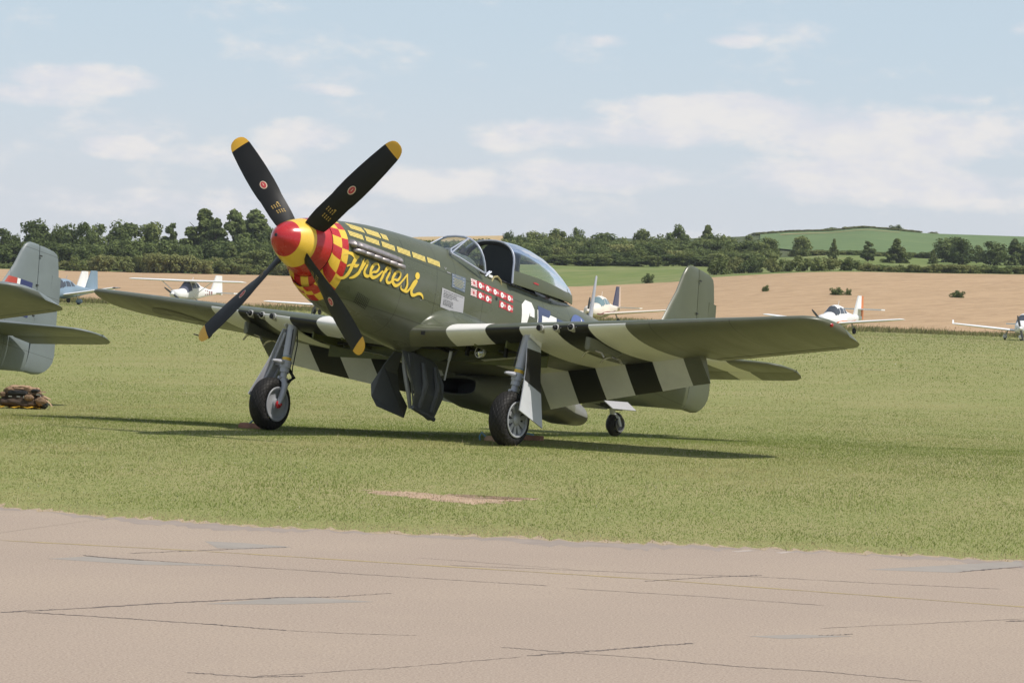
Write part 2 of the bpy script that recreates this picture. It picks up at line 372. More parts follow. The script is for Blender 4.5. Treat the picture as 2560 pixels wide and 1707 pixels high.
def poly(name, pts, m, z, parent=None, kind=None):
    G = [on_ground(*zr(*p)) for p in pts]
    o = obj(name, [(p.x, p.y, z) for p in G], [tuple(range(len(G)))], m, parent, ang=None)
    if kind: o['kind'] = kind
    return o
poly('repair_patch', [(470, 284), (640, 270), (720, 269), (860, 279), (640, 285)], 'patch', .0007, APRON)
poly('repair_patch', [(470, 140), (560, 144), (670, 153), (560, 158), (500, 156)], 'patch', .0007, APRON)
poly('repair_patch', [(110, 180), (200, 175), (330, 185), (560, 197), (330, 194)], 'patch', .0007, APRON)
poly('repair_patch', [(1990, 205), (2340, 186), (2352, 197), (2190, 212)], 'patch', .0007, APRON)
poly('repair_patch', [(1720, 358), (1830, 354), (1960, 358), (1800, 364)], 'patch', .0007, APRON)
poly('faded_mark', [(1680, 163), (1720, 160), (1735, 162), (1695, 165)], 'white_paint_worn', .0009, APRON)
poly('faded_mark', [(1780, 166), (1810, 163), (1825, 165), (1795, 168)], 'white_paint_worn', .0009, APRON)
# dead grass and soil where the turf meets the hard standing
Vv = []
for i, p in enumerate(edge_pts): w_ = .03+.42*abs(math.sin(i*1.7)*math.sin(i*.37+1))*random.random(); Vv += [(p.x-FH.x*.04, p.y-FH.y*.04, .0008), (p.x+FH.x*w_, p.y+FH.y*w_, .0004)]
o = obj('verge', Vv, [(2*i, 2*i+1, 2*i+3, 2*i+2) for i in range(len(edge_pts)-1)], 'dead_turf', ang=None); o['kind'] = 'structure'
Vv = []
for i, p in enumerate(edge_pts): w_ = .30+.20*math.sin(i*.11)+.08*math.sin(i*.53)+random.uniform(-.05, .05); Vv += [(p.x-FH.x*.01, p.y-FH.y*.01, .0004), (p.x-FH.x*w_, p.y-FH.y*w_, .0004)]
o = obj('apron_margin', Vv, [(2*i, 2*i+1, 2*i+3, 2*i+2) for i in range(len(edge_pts)-1)], 'old_tar', ang=None); o['kind'] = 'structure'
# bare scrape in the turf
G = [on_ground(u, v) for u, v in [(905, 1226), (1000, 1226), (1120, 1237), (1250, 1246), (1345, 1247), (1260, 1254), (1180, 1262), (1090, 1250), (960, 1236)]]
G = [a_.lerp(c_, i_/9)+FH*random.uniform(-.13, .13)+RH*random.uniform(-.08, .08) for a_, c_ in zip(G, G[1:]+G[:1]) for i_ in range(9)]
o = obj('bare_ground', [(p.x, p.y, float(gb((p-CAM).dot(FH)))+.0004) for p in G], [tuple(range(len(G)))], 'bare_earth', ang=None); o['kind'] = 'structure'
BARE = [(p.x, p.y) for p in G]

# ------------------------------------------------------------------ turf: real blades, finer near the camera
def vnoise(x, y, seed):
    """smooth value noise on arrays"""
    rng = np.random.RandomState(seed); T = rng.rand(256, 256)
    xi = np.floor(x).astype(int); yi = np.floor(y).astype(int); fx = x-xi; fy_ = y-yi
    fx = fx*fx*(3-2*fx); fy_ = fy_*fy_*(3-2*fy_)
    g = lambda a, b: T[a % 256, b % 256]
    return (g(xi, yi)*(1-fx)+g(xi+1, yi)*fx)*(1-fy_)+(g(xi, yi+1)*(1-fx)+g(xi+1, yi+1)*fx)*fy_
def blade_material():
    m = bpy.data.materials.new('grass_blade'); m.use_nodes = True; nt = m.node_tree; nt.nodes.clear()
    o = node(nt, 'ShaderNodeOutputMaterial'); a = node(nt, 'ShaderNodeAttribute', attribute_name='tint')
    d = node(nt, 'ShaderNodeBsdfDiffuse'); t = node(nt, 'ShaderNodeBsdfTranslucent'); mx = node(nt, 'ShaderNodeMixShader'); mx.inputs[0].default_value = .48
    # a blade is a curved trough: its sheen follows the sward as much as its own flat facet
    ge = node(nt, 'ShaderNodeNewGeometry'); sc = node(nt, 'ShaderNodeVectorMath', operation='SCALE'); sc.inputs['Scale'].default_value = .45; nt.links.new(ge.outputs['Normal'], sc.inputs[0])
    ad = node(nt, 'ShaderNodeVectorMath', operation='ADD'); ad.inputs[1].default_value = (0, 0, .8); nt.links.new(sc.outputs[0], ad.inputs[0]); no = node(nt, 'ShaderNodeVectorMath', operation='NORMALIZE'); nt.links.new(ad.outputs[0], no.inputs[0]); nt.links.new(no.outputs[0], d.inputs['Normal'])
    nt.links.new(a.outputs['Color'], d.inputs[0]); nt.links.new(a.outputs['Color'], t.inputs[0]); nt.links.new(d.outputs[0], mx.inputs[1]); nt.links.new(t.outputs[0], mx.inputs[2]); nt.links.new(mx.outputs[0], o.inputs[0])
    MATS['grass_blade'] = m
blade_material()
def inside(poly_, x, y):
    r = np.zeros(len(x), bool); n = len(poly_)
    for i in range(n):
        x1, y1 = poly_[i]; x2, y2 = poly_[(i+1) % n]
        c = ((y1 > y) != (y2 > y)) & (x < (x2-x1)*(y-y1)/((y2-y1) or 1e-9)+x1); r ^= c
    return r
EX = np.array([[(p-CAM).dot(RH), (p-CAM).dot(FH)] for p in edge_pts])
def blades(name, pos, h, w, lean, tint, label_kind='stuff'):
    n = len(pos); yaw = np.random.rand(n)*2*np.pi; dx, dy = np.cos(yaw), np.sin(yaw)
    la = np.random.rand(n)*2*np.pi; ln = h*lean*np.random.rand(n)
    Vv = np.empty((n, 3, 3), np.float32)
    Vv[:, 0] = pos+np.stack([dx*w/2, dy*w/2, 0*h], 1); Vv[:, 1] = pos-np.stack([dx*w/2, dy*w/2, 0*h], 1)
    Vv[:, 2] = pos+np.stack([np.cos(la)*ln, np.sin(la)*ln, h], 1)
    me = bpy.data.meshes.new(name); me.vertices.add(3*n); me.loops.add(3*n); me.polygons.add(n)
    me.vertices.foreach_set('co', Vv.reshape(-1)); me.loops.foreach_set('vertex_index', np.arange(3*n, dtype=np.int32))
    me.polygons.foreach_set('loop_start', np.arange(0, 3*n, 3, dtype=np.int32)); me.polygons.foreach_set('loop_total', np.full(n, 3, np.int32))
    at_ = me.attributes.new('tint', 'FLOAT_COLOR', 'FACE'); c = np.ones((n, 4), np.float32); c[:, :3] = tint; at_.data.foreach_set('color', c.reshape(-1))
    me.materials.append(MATS['grass_blade']); me.update(); me.validate()
    o = bpy.data.objects.new(name, me); COL.objects.link(o); o['kind'] = label_kind; return o
def turf_tint(s, d, n):
    a = vnoise(s*.45+9, d*.33+3, 1)*.50+vnoise(s*1.7, d*1.5, 2)*.33+vnoise(s*6, d*6, 3)*.27
    b = vnoise(s*.35+40, d*.22, 4)
    r = np.random.rand(n)
    dry = np.clip((a-.50)*2.3+(b-.5)*1.1+(r-.5)*.6, 0, 1)[:, None]
    g1 = np.array([.210, .268, .064]); g2 = np.array([.43, .385, .170])
    c = g1*(1-dry)+g2*dry
    c *= (.84+.32*np.random.rand(n))[:, None]
    lush = np.clip((vnoise(s*.8+5, d*.5+70, 6)-.62)*3, 0, 1)[:, None]; c = c*(1-.45*lush)+np.array([.150, .205, .050])*.45*lush
    return c
def turf(name, n, d0, d1, hw, h0, h1, lean=1.0, fade=(0, 0)):
    d = d0+(d1-d0)*np.random.rand(n); half = .19*d+1.2; s = (np.random.rand(n)*2-1)*half
    keep = np.random.rand(n) < (half/half.max())*(np.clip((d-d0)/fade[0], 0, 1) if fade[0] else 1)*(np.clip((d1-d)/fade[1], 0, 1) if fade[1] else 1)
    lim = np.interp(s, EX[:, 0], EX[:, 1]); verge = .06+.42*vnoise(s*1.1, d*0, 62)*vnoise(s*4.0, d*0, 63)+.05*vnoise(s*13, d*0, 64); keep &= d > lim-.06*np.random.rand(n)**2; inv = d < lim+verge; keep &= ~inv | (np.random.rand(n) < .75)
    xw = CAM.x+RH.x*s+FH.x*d; yw = CAM.y+RH.y*s+FH.y*d
    bare = inside(BARE, xw, yw); keep &= ~bare | (np.random.rand(n) < .7)
    s, d, xw, yw, bare = s[keep], d[keep], xw[keep], yw[keep], bare[keep]; n = len(s)
    pos = np.stack([xw, yw, gb(d)], 1); h = h0+(h1-h0)*np.random.rand(n)**1.5
    h = h*(.65+.7*vnoise(s*1.3, d*.9, 11))
    c = turf_tint(s, d, n)
    lim = np.interp(s, EX[:, 0], EX[:, 1]); fr = np.clip(1-(d-lim)/(.30+1.1*vnoise(s*.9, d*0, 61)), 0, 1)[:, None]
    fr = np.sqrt(fr); c = c*(1-.88*fr)+np.array([.62, .475, .30])*.88*fr*(.7+.6*np.random.rand(n))[:, None]
    bare |= inside(BARE, xw+.22*(np.random.rand(n)-.5), yw+.30*(np.random.rand(n)-.5)) & (np.random.rand(n) < .6)
    k_ = bare & (np.random.rand(n) < .85); c[k_] = np.array([.50, .36, .235])*(.8+.4*np.random.rand(k_.sum()))[:, None]
    flw = np.random.rand(n) < .006; c[flw] = (.62, .60, .50)
    return blades(name, pos, h, hw*(.6+.8*np.random.rand(n))*(1+.006*(d-d0)), lean, c)
turf('turf', 1050000, 20.5, 60, .0052, .008, .024, 1.2, (0, 24))
turf('turf', 240000, 36, 120, .012, .010, .028, 1.2, (24, 50))
turf('turf', 150000, 70, 255, .03, .02, .045, 1.0, (50, 0))
# scattered seed stalks in the near turf
n = 500; d = 21.5+16*np.random.rand(n); s = (np.random.rand(n)*2-1)*(.18*d); lim = np.interp(s, EX[:, 0], EX[:, 1]); k = d > lim+.1; s, d = s[k], d[k]; n = len(s)
blades('seed_stalk', np.stack([CAM.x+RH.x*s+FH.x*d, CAM.y+RH.y*s+FH.y*d, gb(d)], 1), .04+.10*np.random.rand(n)**2, .005+0*s, 1.1, np.tile([.55, .47, .30], (n, 1)))
# rank grass along the edge of the wheat, then the standing wheat itself
n = 42000; d = 246+18*np.random.rand(n)**.8; s = (np.random.rand(n)*2-1)*60; k = np.random.rand(n) < np.clip((d-243)/16, 0, 1)*(.35+.9*vnoise(s*.12, d*.1, 21)); s, d = s[k], d[k]; n = len(s)
mixc = np.random.rand(n)[:, None]
blades('rough_grass', np.stack([CAM.x+RH.x*s+FH.x*d, CAM.y+RH.y*s+FH.y*d, gb(d)], 1), (.15+.42*np.random.rand(n))*(.5+.9*vnoise(s*.2, d*.2, 5)), .06+.06*np.random.rand(n), .8, np.array([.17, .19, .065])*(1-mixc)+np.array([.28, .245, .12])*mixc)
n = 3000; d = 262+12*np.random.rand(n)**1.5; s = (np.random.rand(n)*2-1)*(.19*d+4)
zz = np.array([hgt(a, b) for a, b in zip(s, d)])
k = np.random.rand(n) < .45+.8*vnoise(s*.08, d*.12, 31); s, d, zz = s[k], d[k], zz[k]; n = len(s)
tw = np.array([.49, .335, .19])*(.9+.2*np.random.rand(n))[:, None]*(.88+.24*vnoise(s*.05, d*.09, 33))[:, None]
blades('standing_wheat', np.stack([CAM.x+RH.x*s+FH.x*d, CAM.y+RH.y*s+FH.y*d, zz], 1), .08+.14*np.random.rand(n), .05+.05*np.random.rand(n), .9, tw)

# ------------------------------------------------------------------ trees and bushes
def leaf_material(name, c1, c2):
    m = bpy.data.materials.new(name); m.use_nodes = True; nt = m.node_tree; nt.nodes.clear()
    o = node(nt, 'ShaderNodeOutputMaterial'); at_ = node(nt, 'ShaderNodeAttribute', attribute_name='tint'); oi = node(nt, 'ShaderNodeObjectInfo')
    ad = node(nt, 'ShaderNodeMath', operation='MULTIPLY_ADD'); nt.links.new(oi.outputs['Random'], ad.inputs[0]); ad.inputs[1].default_value = .6
    sb = node(nt, 'ShaderNodeMath', operation='MULTIPLY'); sb.inputs[1].default_value = .6; nt.links.new(at_.outputs['Fac'], sb.inputs[0]); nt.links.new(sb.outputs[0], ad.inputs[2])
    mx = node(nt, 'ShaderNodeMix', data_type='RGBA'); mx.inputs[6].default_value = (*c1, 1); mx.inputs[7].default_value = (*c2, 1); nt.links.new(ad.outputs[0], mx.inputs[0])
    d = node(nt, 'ShaderNodeBsdfDiffuse'); t = node(nt, 'ShaderNodeBsdfTranslucent'); ms = node(nt, 'ShaderNodeMixShader'); ms.inputs[0].default_value = .28
    nt.links.new(mx.outputs[2], d.inputs[0]); nt.links.new(mx.outputs[2], t.inputs[0]); nt.links.new(d.outputs[0], ms.inputs[1]); nt.links.new(t.outputs[0], ms.inputs[2]); nt.links.new(ms.outputs[0], o.inputs[0])
    MATS[name] = m; return m
leaf_material('leaf_dark', (.070, .100, .038), (.180, .220, .082))
leaf_material('leaf_mid', (.105, .140, .046), (.235, .265, .10))
leaf_material('leaf_olive', (.145, .165, .058), (.275, .285, .115))
mat('bark', (.09, .07, .05), .9, var=.3, vscale=3)
def crown_mesh(name, kind, m, seed, n=3400):
    """unit-height crown made of leaf sprays: lobes of leaves round branch ends, with gaps between them"""
    rng = np.random.RandomState(seed); P_ = []; Nn = []; T = []
    nl = {'round': 34, 'conical': 70, 'sparse': 22, 'bush': 22, 'hedge': 34}[kind]
    for i in range(nl):
        if kind == 'conical':
            t = rng.rand()**1.15; z = .06+.92*t; R = .40*(1-t)**.85+.015; a = rng.rand()*6.28; q = np.sqrt(rng.rand())*R; c = np.array([q*np.cos(a), q*np.sin(a), z]); r = .05+(.02+.055*(1-t))*rng.rand()
        elif kind in ('bush', 'hedge'):
            a = rng.rand()*6.28; q = np.sqrt(rng.rand())*.5; z = .08+.72*rng.rand()*(1-q*.9)+.05*rng.rand(); c = np.array([q*np.cos(a), q*np.sin(a), z]); r = .12+.12*rng.rand()
        else:
            v = rng.normal(size=3); v /= np.linalg.norm(v); q = rng.rand()**.4; c = np.array([.37*v[0]*q, .37*v[1]*q, .47+.46*v[2]*q]); r = .10+.10*rng.rand()
            if kind == 'sparse': r *= .75
        k = int(n/nl); v = rng.normal(size=(k, 3)); v /= np.linalg.norm(v, axis=1)[:, None]
        rr = r*(.55+.55*rng.rand(k))[:, None]*np.array([1, 1, .8])
        P_.append(c+v*rr); nn = v+rng.normal(size=(k, 3))*.55+np.array([0, 0, .35]); Nn.append(nn/np.linalg.norm(nn, axis=1)[:, None])
        T.append(np.clip(rng.rand()*.6+rng.rand(k)*.5, 0, 1))
    P_ = np.concatenate(P_); Nn = np.concatenate(Nn); T = np.concatenate(T); k = P_[:, 2] > .01; P_, Nn, T = P_[k], Nn[k], T[k]; N_ = len(P_)
    P_[:, 2] /= max(P_[:, 2].max(), .01)/1.0
    up = rng.normal(size=(N_, 3)); a = np.cross(Nn, up); a /= np.linalg.norm(a, axis=1)[:, None]; b = np.cross(Nn, a)
    sz = (.019+.023*rng.rand(N_))[:, None]*(1.35 if kind in ('bush', 'hedge') else 1); a = a*sz; b = b*sz*(.6+.5*rng.rand(N_))[:, None]
    Vv = np.stack([P_-a-b*.3, P_-b, P_+a+b*.2, P_+b*1.1], 1).astype(np.float32)
    me = bpy.data.meshes.new(name); me.vertices.add(4*N_); me.loops.add(4*N_); me.polygons.add(N_)
    me.vertices.foreach_set('co', Vv.reshape(-1)); me.loops.foreach_set('vertex_index', np.arange(4*N_, dtype=np.int32))
    me.polygons.foreach_set('loop_start', np.arange(0, 4*N_, 4, dtype=np.int32)); me.polygons.foreach_set('loop_total', np.full(N_, 4, np.int32))
    q = me.attributes.new('tint', 'FLOAT', 'FACE'); q.data.foreach_set('value', T.astype(np.float32)); me.materials.append(MATS[m]); me.update(); return me
def trunk_mesh(name, seed, kind):
    rng = random.Random(seed); b = MB(); top = .9 if kind == 'conical' else .62
    b.tube([(0, 0, -.06), (.01, 0, .2), (.0, .01, .45), (.01, 0, top)], [.032, .025, .018, .006], 7)
    for i in range(6):
        z = .22+.4*i/6; a = rng.uniform(0, 6.28); l = .16+.12*rng.random()
        b.tube([(0, 0, z), (math.cos(a)*l*.5, math.sin(a)*l*.5, z+.07), (math.cos(a)*l, math.sin(a)*l, z+.2)], [.013, .009, .003], 5)
    return mesh(name, b.V, b.F, 'bark')
CROWN = {}; TRUNK = {}
for kind, ms in (('round', ('leaf_dark', 'leaf_mid', 'leaf_dark')), ('conical', ('leaf_dark', 'leaf_mid')), ('sparse', ('leaf_dark', 'leaf_dark')), ('bush', ('leaf_mid', 'leaf_olive', 'leaf_dark', 'leaf_mid')), ('hedge', ('leaf_olive', 'leaf_mid', 'leaf_dark'))):
    CROWN[kind] = [crown_mesh('foliage', kind, m, 50+i*7+len(kind), 2200 if kind == 'bush' else (5600 if kind == 'conical' else 3600)) for i, m in enumerate(ms)]
    TRUNK[kind] = [trunk_mesh('trunk', 3+i, kind) for i in range(2)]
def tree(kind, s, d, h, w, label, cat, group=None, var=None, name=None):
    r = random.Random(int(s*100+d*7)); p = gp(s, d, -.15)
    name = name or ('bush' if kind in ('bush', 'hedge') else 'tree'); i = r.randrange(len(CROWN[kind])) if var is None else var % len(CROWN[kind])
    wn = {'round': .80, 'conical': .74, 'sparse': .76, 'bush': 1.15, 'hedge': 1.15}[kind]
    sc = (w/wn, w/wn*r.uniform(.85, 1.15), h); rot = r.uniform(0, 6.28)
    if kind in ('bush', 'hedge'):
        o = bpy.data.objects.new(name, CROWN[kind][i]); COL.objects.link(o); o.location = p; o.scale = sc; o.rotation_euler = (0, 0, rot); return tag(o, label, cat, group)
    t = empty(name, p, label, cat, group, (0, 0, rot)); t.scale = sc
    for nm, me in (('crown', CROWN[kind][i]), ('trunk', TRUNK[kind][i % 2])):
        c = bpy.data.objects.new(nm, me); COL.objects.link(c); c.parent = t
    return t
def tree_px(kind, u, vt, wpx, d, label, cat='tree', group=None, var=None, name=None, vb=None):
    s = (at(u, 700, d)-CAM).dot(RH); top = at(u, vt, d).z
    z0 = hgt(s, d) if vb is None else at(u, vb, d).z
    return tree(kind, s, d, max(1.0, (top-z0)+.15), wpx*d/F_PX*1.08, label, cat, group, var, name)
def where_left(u): return 'behind the grey tail fin' if u < 160 else 'left of the high wing aeroplane' if u < 340 else 'behind the high wing aeroplane' if u < 520 else 'left of the spinner' if u < 680 else 'behind the spinner'
def where_mid(u): return 'above the windscreen' if u < 1230 else 'behind the canopy' if u < 1400 else 'left of the antenna mast' if u < 1500 else 'right of the antenna mast' if u < 1640 else 'above the fin' if u < 1790 else 'right of the fin'
def where_right(u): return 'left of the pointed tree' if u < 2090 else 'between the pointed trees' if u < 2250 else 'near the big dark tree' if u < 2430 else 'at the right edge'
# back row on the left, skyline trees one by one
BACK = 'back row of trees on the left skyline'
for u, vt, w, k, lab in [(-40, 560, 70, 'round', 'round tree cut by the left edge behind the grey tail fin'), (8, 570, 44, 'round', 'lowest round tree of the back row at the left edge of the picture'), (36, 583, 36, 'round', 'small dark rounded tree just left of the grey tail fin top'),
        (88, 545, 70, 'round', 'tall round tree directly above the grey tail fin'), (142, 559, 46, 'round', 'rounded tree right of the tree above the grey tail fin'), (194, 554, 62, 'round', 'broad leafy tree left of the gap in the back row'), (236, 558, 56, 'round', 'leafy tree at the left side of the gap in the back row'),
        (306, 549, 80, 'round', 'broad tree right of the gap in the back row'), (374, 552, 70, 'round', 'rounded tree behind the white high wing aeroplane'), (424, 558, 56, 'sparse', 'lighter loose tree left of the tallest pointed tree'),
        (505, 523, 128, 'conical', 'tallest pointed tree left of the upper propeller blade'), (538, 547, 80, 'conical', 'narrow pointed tree beside the tallest pointed tree'), (582, 525, 96, 'conical', 'slim pointed tree seen left of the spinner'), (632, 525, 122, 'conical', 'broad pointed tree nearest the spinner'), (672, 566, 50, 'round', 'low round tree partly behind the red spinner'),
        (722, 570, 70, 'round', 'round tree hidden mostly behind the spinner'), (790, 572, 80, 'round', 'round tree hidden behind the nose of the fighter')]:
    tree_px(k, u, vt, w, 486+random.uniform(-8, 10), lab, 'tree', BACK)
for i, u in enumerate(range(-60, 900, 34)):      # understorey below the back row
    tree_px('hedge' if i % 3 else 'round', u+random.uniform(-10, 10), 598+random.uniform(-8, 16), 66+random.uniform(-10, 22), 468+random.uniform(-6, 8), 'dark dense shrub below the tall back row '+where_left(u), 'shrub', 'shrubs below the left back row', var=2 if i % 3 else 0, name='shrub')
for i, u in enumerate(range(168, 800, 21)):
    tree_px('bush' if i % 2 else 'hedge', u+random.uniform(-6, 6), 646-14*math.sin((u-150)/420*3.1)+random.uniform(-5, 12), 48+random.uniform(-8, 22), 437+random.uniform(-3, 9), 'olive green bush in the belt behind the wheat '+where_left(u), 'bush', 'bush belt behind the wheat on the left', var=(1, 0, 1, 3)[i % 4] if i % 2 else 0)
for u in (-50, -20, 8):
    tree_px('bush', u, 655, 40, 440, 'olive green bush in the belt behind the wheat left of the fighter', 'bush', 'bush belt behind the wheat on the left')
tree_px('conical', 575, 610, 56, 440, 'dark pointed young tree standing in the bush belt left of the spinner')
tree_px('round', 640, 624, 76, 442, 'rounded light green tree at the right end of the bush belt below the spinner')
# wooded slope in the middle
MID = 'trees of the wooded slope behind the canopy'
for u, vt, w, k, lab in [(1269, 575, 30, 'round', 'small rounded tree standing clear above the canopy front'), (1300, 583, 32, 'round', 'low tree right of the small tree above the canopy'), (1332, 575, 46, 'round', 'rounded skyline tree above the canopy top'), (1390, 570, 54, 'round', 'taller bushy tree right of the canopy top'), (1439, 568, 34, 'round', 'small round topped tree at the skyline behind the canopy'),
        (1510, 582, 90, 'round', 'broad bushy tree on the skyline left of the antenna mast top'), (1602, 570, 50, 'round', 'rounded tree sticking out above the wooded slope left of the fin'), (1690, 560, 56, 'sparse', 'dark thin crowned tree at the skyline left of the fin top'), (1766, 563, 58, 'conical', 'pointed light green tree on the skyline right of the fin top')]:
    tree_px(k, u, vt, w, 590+random.uniform(-10, 10), lab, 'tree', MID)
for i in range(95):
    u = 1175+740*((i*0.618034) % 1); row = i % 4; d = (508, 530, 552, 575)[row]+random.uniform(-6, 6); vt = (634, 616, 601, 590)[row]+random.uniform(-9, 9)
    if u > 1790: vt += (u-1790)*.07
    if u < 1330: vt = max(vt, 622-row*9)
    tree_px(('round', 'bush', 'round', 'hedge')[(i*7) % 4], u, vt, 62+random.uniform(-14, 26), d, ('lower', 'middle', 'upper', 'topmost')[row]+' row tree packed among others on the wooded slope '+where_mid(u), 'tree', MID, name='tree')
for i, u in enumerate(range(985, 1215, 13)):
    tree_px('hedge' if i % 2 else 'bush', u, 600+random.uniform(-3, 8)-(u-985)*.02, 34+random.uniform(-4, 10), 640+random.uniform(-10, 10), 'low hedge shrub below the far strip of wheat above the engine cowling', 'shrub', 'hedge below the far wheat', name='shrub')
for i, u in enumerate(range(1140, 1300, 17)):
    tree_px('hedge', u, 606+random.uniform(-6, 6), 44, 610+random.uniform(-8, 8), 'low hedge shrub below the far strip of wheat above the engine cowling', 'shrub', 'hedge below the far wheat', name='shrub')
# right hand side
RT = 'single trees on the right hand slope'
for u, vt, w, k, d, lab in [(1868, 584, 26, 'round', 640, 'small rounded tree at the skyline above the low mound end'), (1920, 592, 58, 'round', 560, 'broad bushy tree below the left end of the green crop'), (1900, 604, 50, 'round', 545, 'bushy tree just left of the crop field corner'), (2000, 588, 48, 'round', 560, 'round leafy tree at the left of the green crop'),
        (2082, 597, 26, 'conical', 560, 'narrow pointed tree in front of the green crop'), (2168, 603, 44, 'sparse', 545, 'dark loose crowned tree in the middle of the crop hedge'), (2240, 597, 64, 'conical', 540, 'broad pointed tree in front of the middle of the crop'), (2331, 624, 22, 'conical', 540, 'small thin pointed tree left of the right hand tree group'),
        (2372, 591, 78, 'round', 560, 'big dark tree at the left of the right hand tree group'), (2404, 597, 60, 'round', 540, 'lighter green tree in front of the big dark right hand tree'), (2440, 612, 40, 'sparse', 560, 'slim thin leaved tree between the two right hand tree groups'), (2484, 603, 64, 'round', 540, 'dark rounded tree second from the right edge'), (2534, 597, 52, 'conical', 545, 'dark pointed tree nearest the right edge'), (2580, 602, 60, 'round', 545, 'dark tree cut by the right edge of the picture')]:
    tree_px(k, u, vt, w, d, lab, 'tree', RT, 0 if 'dark' in lab else 1)
for u, vt, w in [(1835, 640, 60), (1880, 640, 56), (1925, 643, 46), (1958, 646, 46), (2000, 638, 56), (2035, 642, 50), (2074, 642, 58), (2122, 642, 50), (2160, 655, 44), (1800, 640, 60), (2185, 658, 40)]:
    tree_px('bush', u, vt, w, 446+random.uniform(-4, 5), 'rounded bush along the top of the wheat '+('just right of the fin' if u < 1900 else 'below the left end of the green crop' if u < 2060 else 'left of the clipped hedge'), 'bush', 'bush row above the wheat right of the fin')
for i, u in enumerate(range(2170, 2640, 19)):
    tree_px('hedge', u, 664+random.uniform(-5, 5), 34+random.uniform(0, 12), 436+random.uniform(-2, 3), 'low clipped hedge bush along the top edge of the wheat '+where_right(u), 'hedge', 'hedge along the wheat at the right', name='hedge')
for i, u in enumerate(range(1990, 2330, 16)):
    tree_px('hedge', u, 626+random.uniform(-4, 6)+(u-1990)*.022, 34+random.uniform(0, 10), 597+random.uniform(-3, 3), 'dark hedge bush along the lower edge of the green crop '+where_right(u), 'hedge', 'hedge below the green crop', name='hedge')
for u, vt, w, lab in [(2068, 567, 44, 'scrubby bush at the left end of the mound skyline'), (2113, 566, 34, 'left one of the two round bushes on the mound top'), (2143, 565, 32, 'right one of the two round bushes on the mound top'), (2206, 571, 30, 'low bush left of the tallest bush on the mound'), (2236, 561, 30, 'tallest bush at the right end of the mound skyline'), (2329, 582, 30, 'lone low bush on the skyline right of the mound')]:
    tree_px('bush', u, vt, w, 800, lab, 'bush', 'bushes on the mound skyline')
for i, u in enumerate(range(1890, 2290, 12)):
    tree_px('hedge', u, 596-(u-1890)*.085+random.uniform(-3, 3) if u < 2150 else 574+(u-2150)*.10+random.uniform(-3, 3), 26+random.uniform(0, 8), 798, 'dry scrub growing along the top of the mound '+('on its left slope' if u < 2040 else 'near its two round bushes' if u < 2180 else 'near its tallest bush'), 'shrub', 'scrub along the mound', var=0, name='shrub')
# lone bushes in the wheat
for u, vt, vb, w, lab in [(1620, 682, 708, 28, 'dark round bush at the meadow edge right of the antenna mast'), (2094, 717, 737, 38, 'wide low bush alone in the wheat behind the port wing tip'), (2122, 727, 738, 16, 'small brown tuft beside the wide bush in the wheat'), (2395, 725, 744, 30, 'rounded bush alone in the wheat at the right'), (1914, 722, 729, 18, 'tiny dry tuft in the wheat right of the fin')]:
    # find the ground distance at which this foot stands on the slope
    best = min(range(264, 520), key=lambda d: abs(hgt((at(u, vb, d)-CAM).dot(RH), d)-at(u, vb, d).z))
    tree_px('bush', u, vt, w, best, lab, 'bush', None, 2, 'bush')

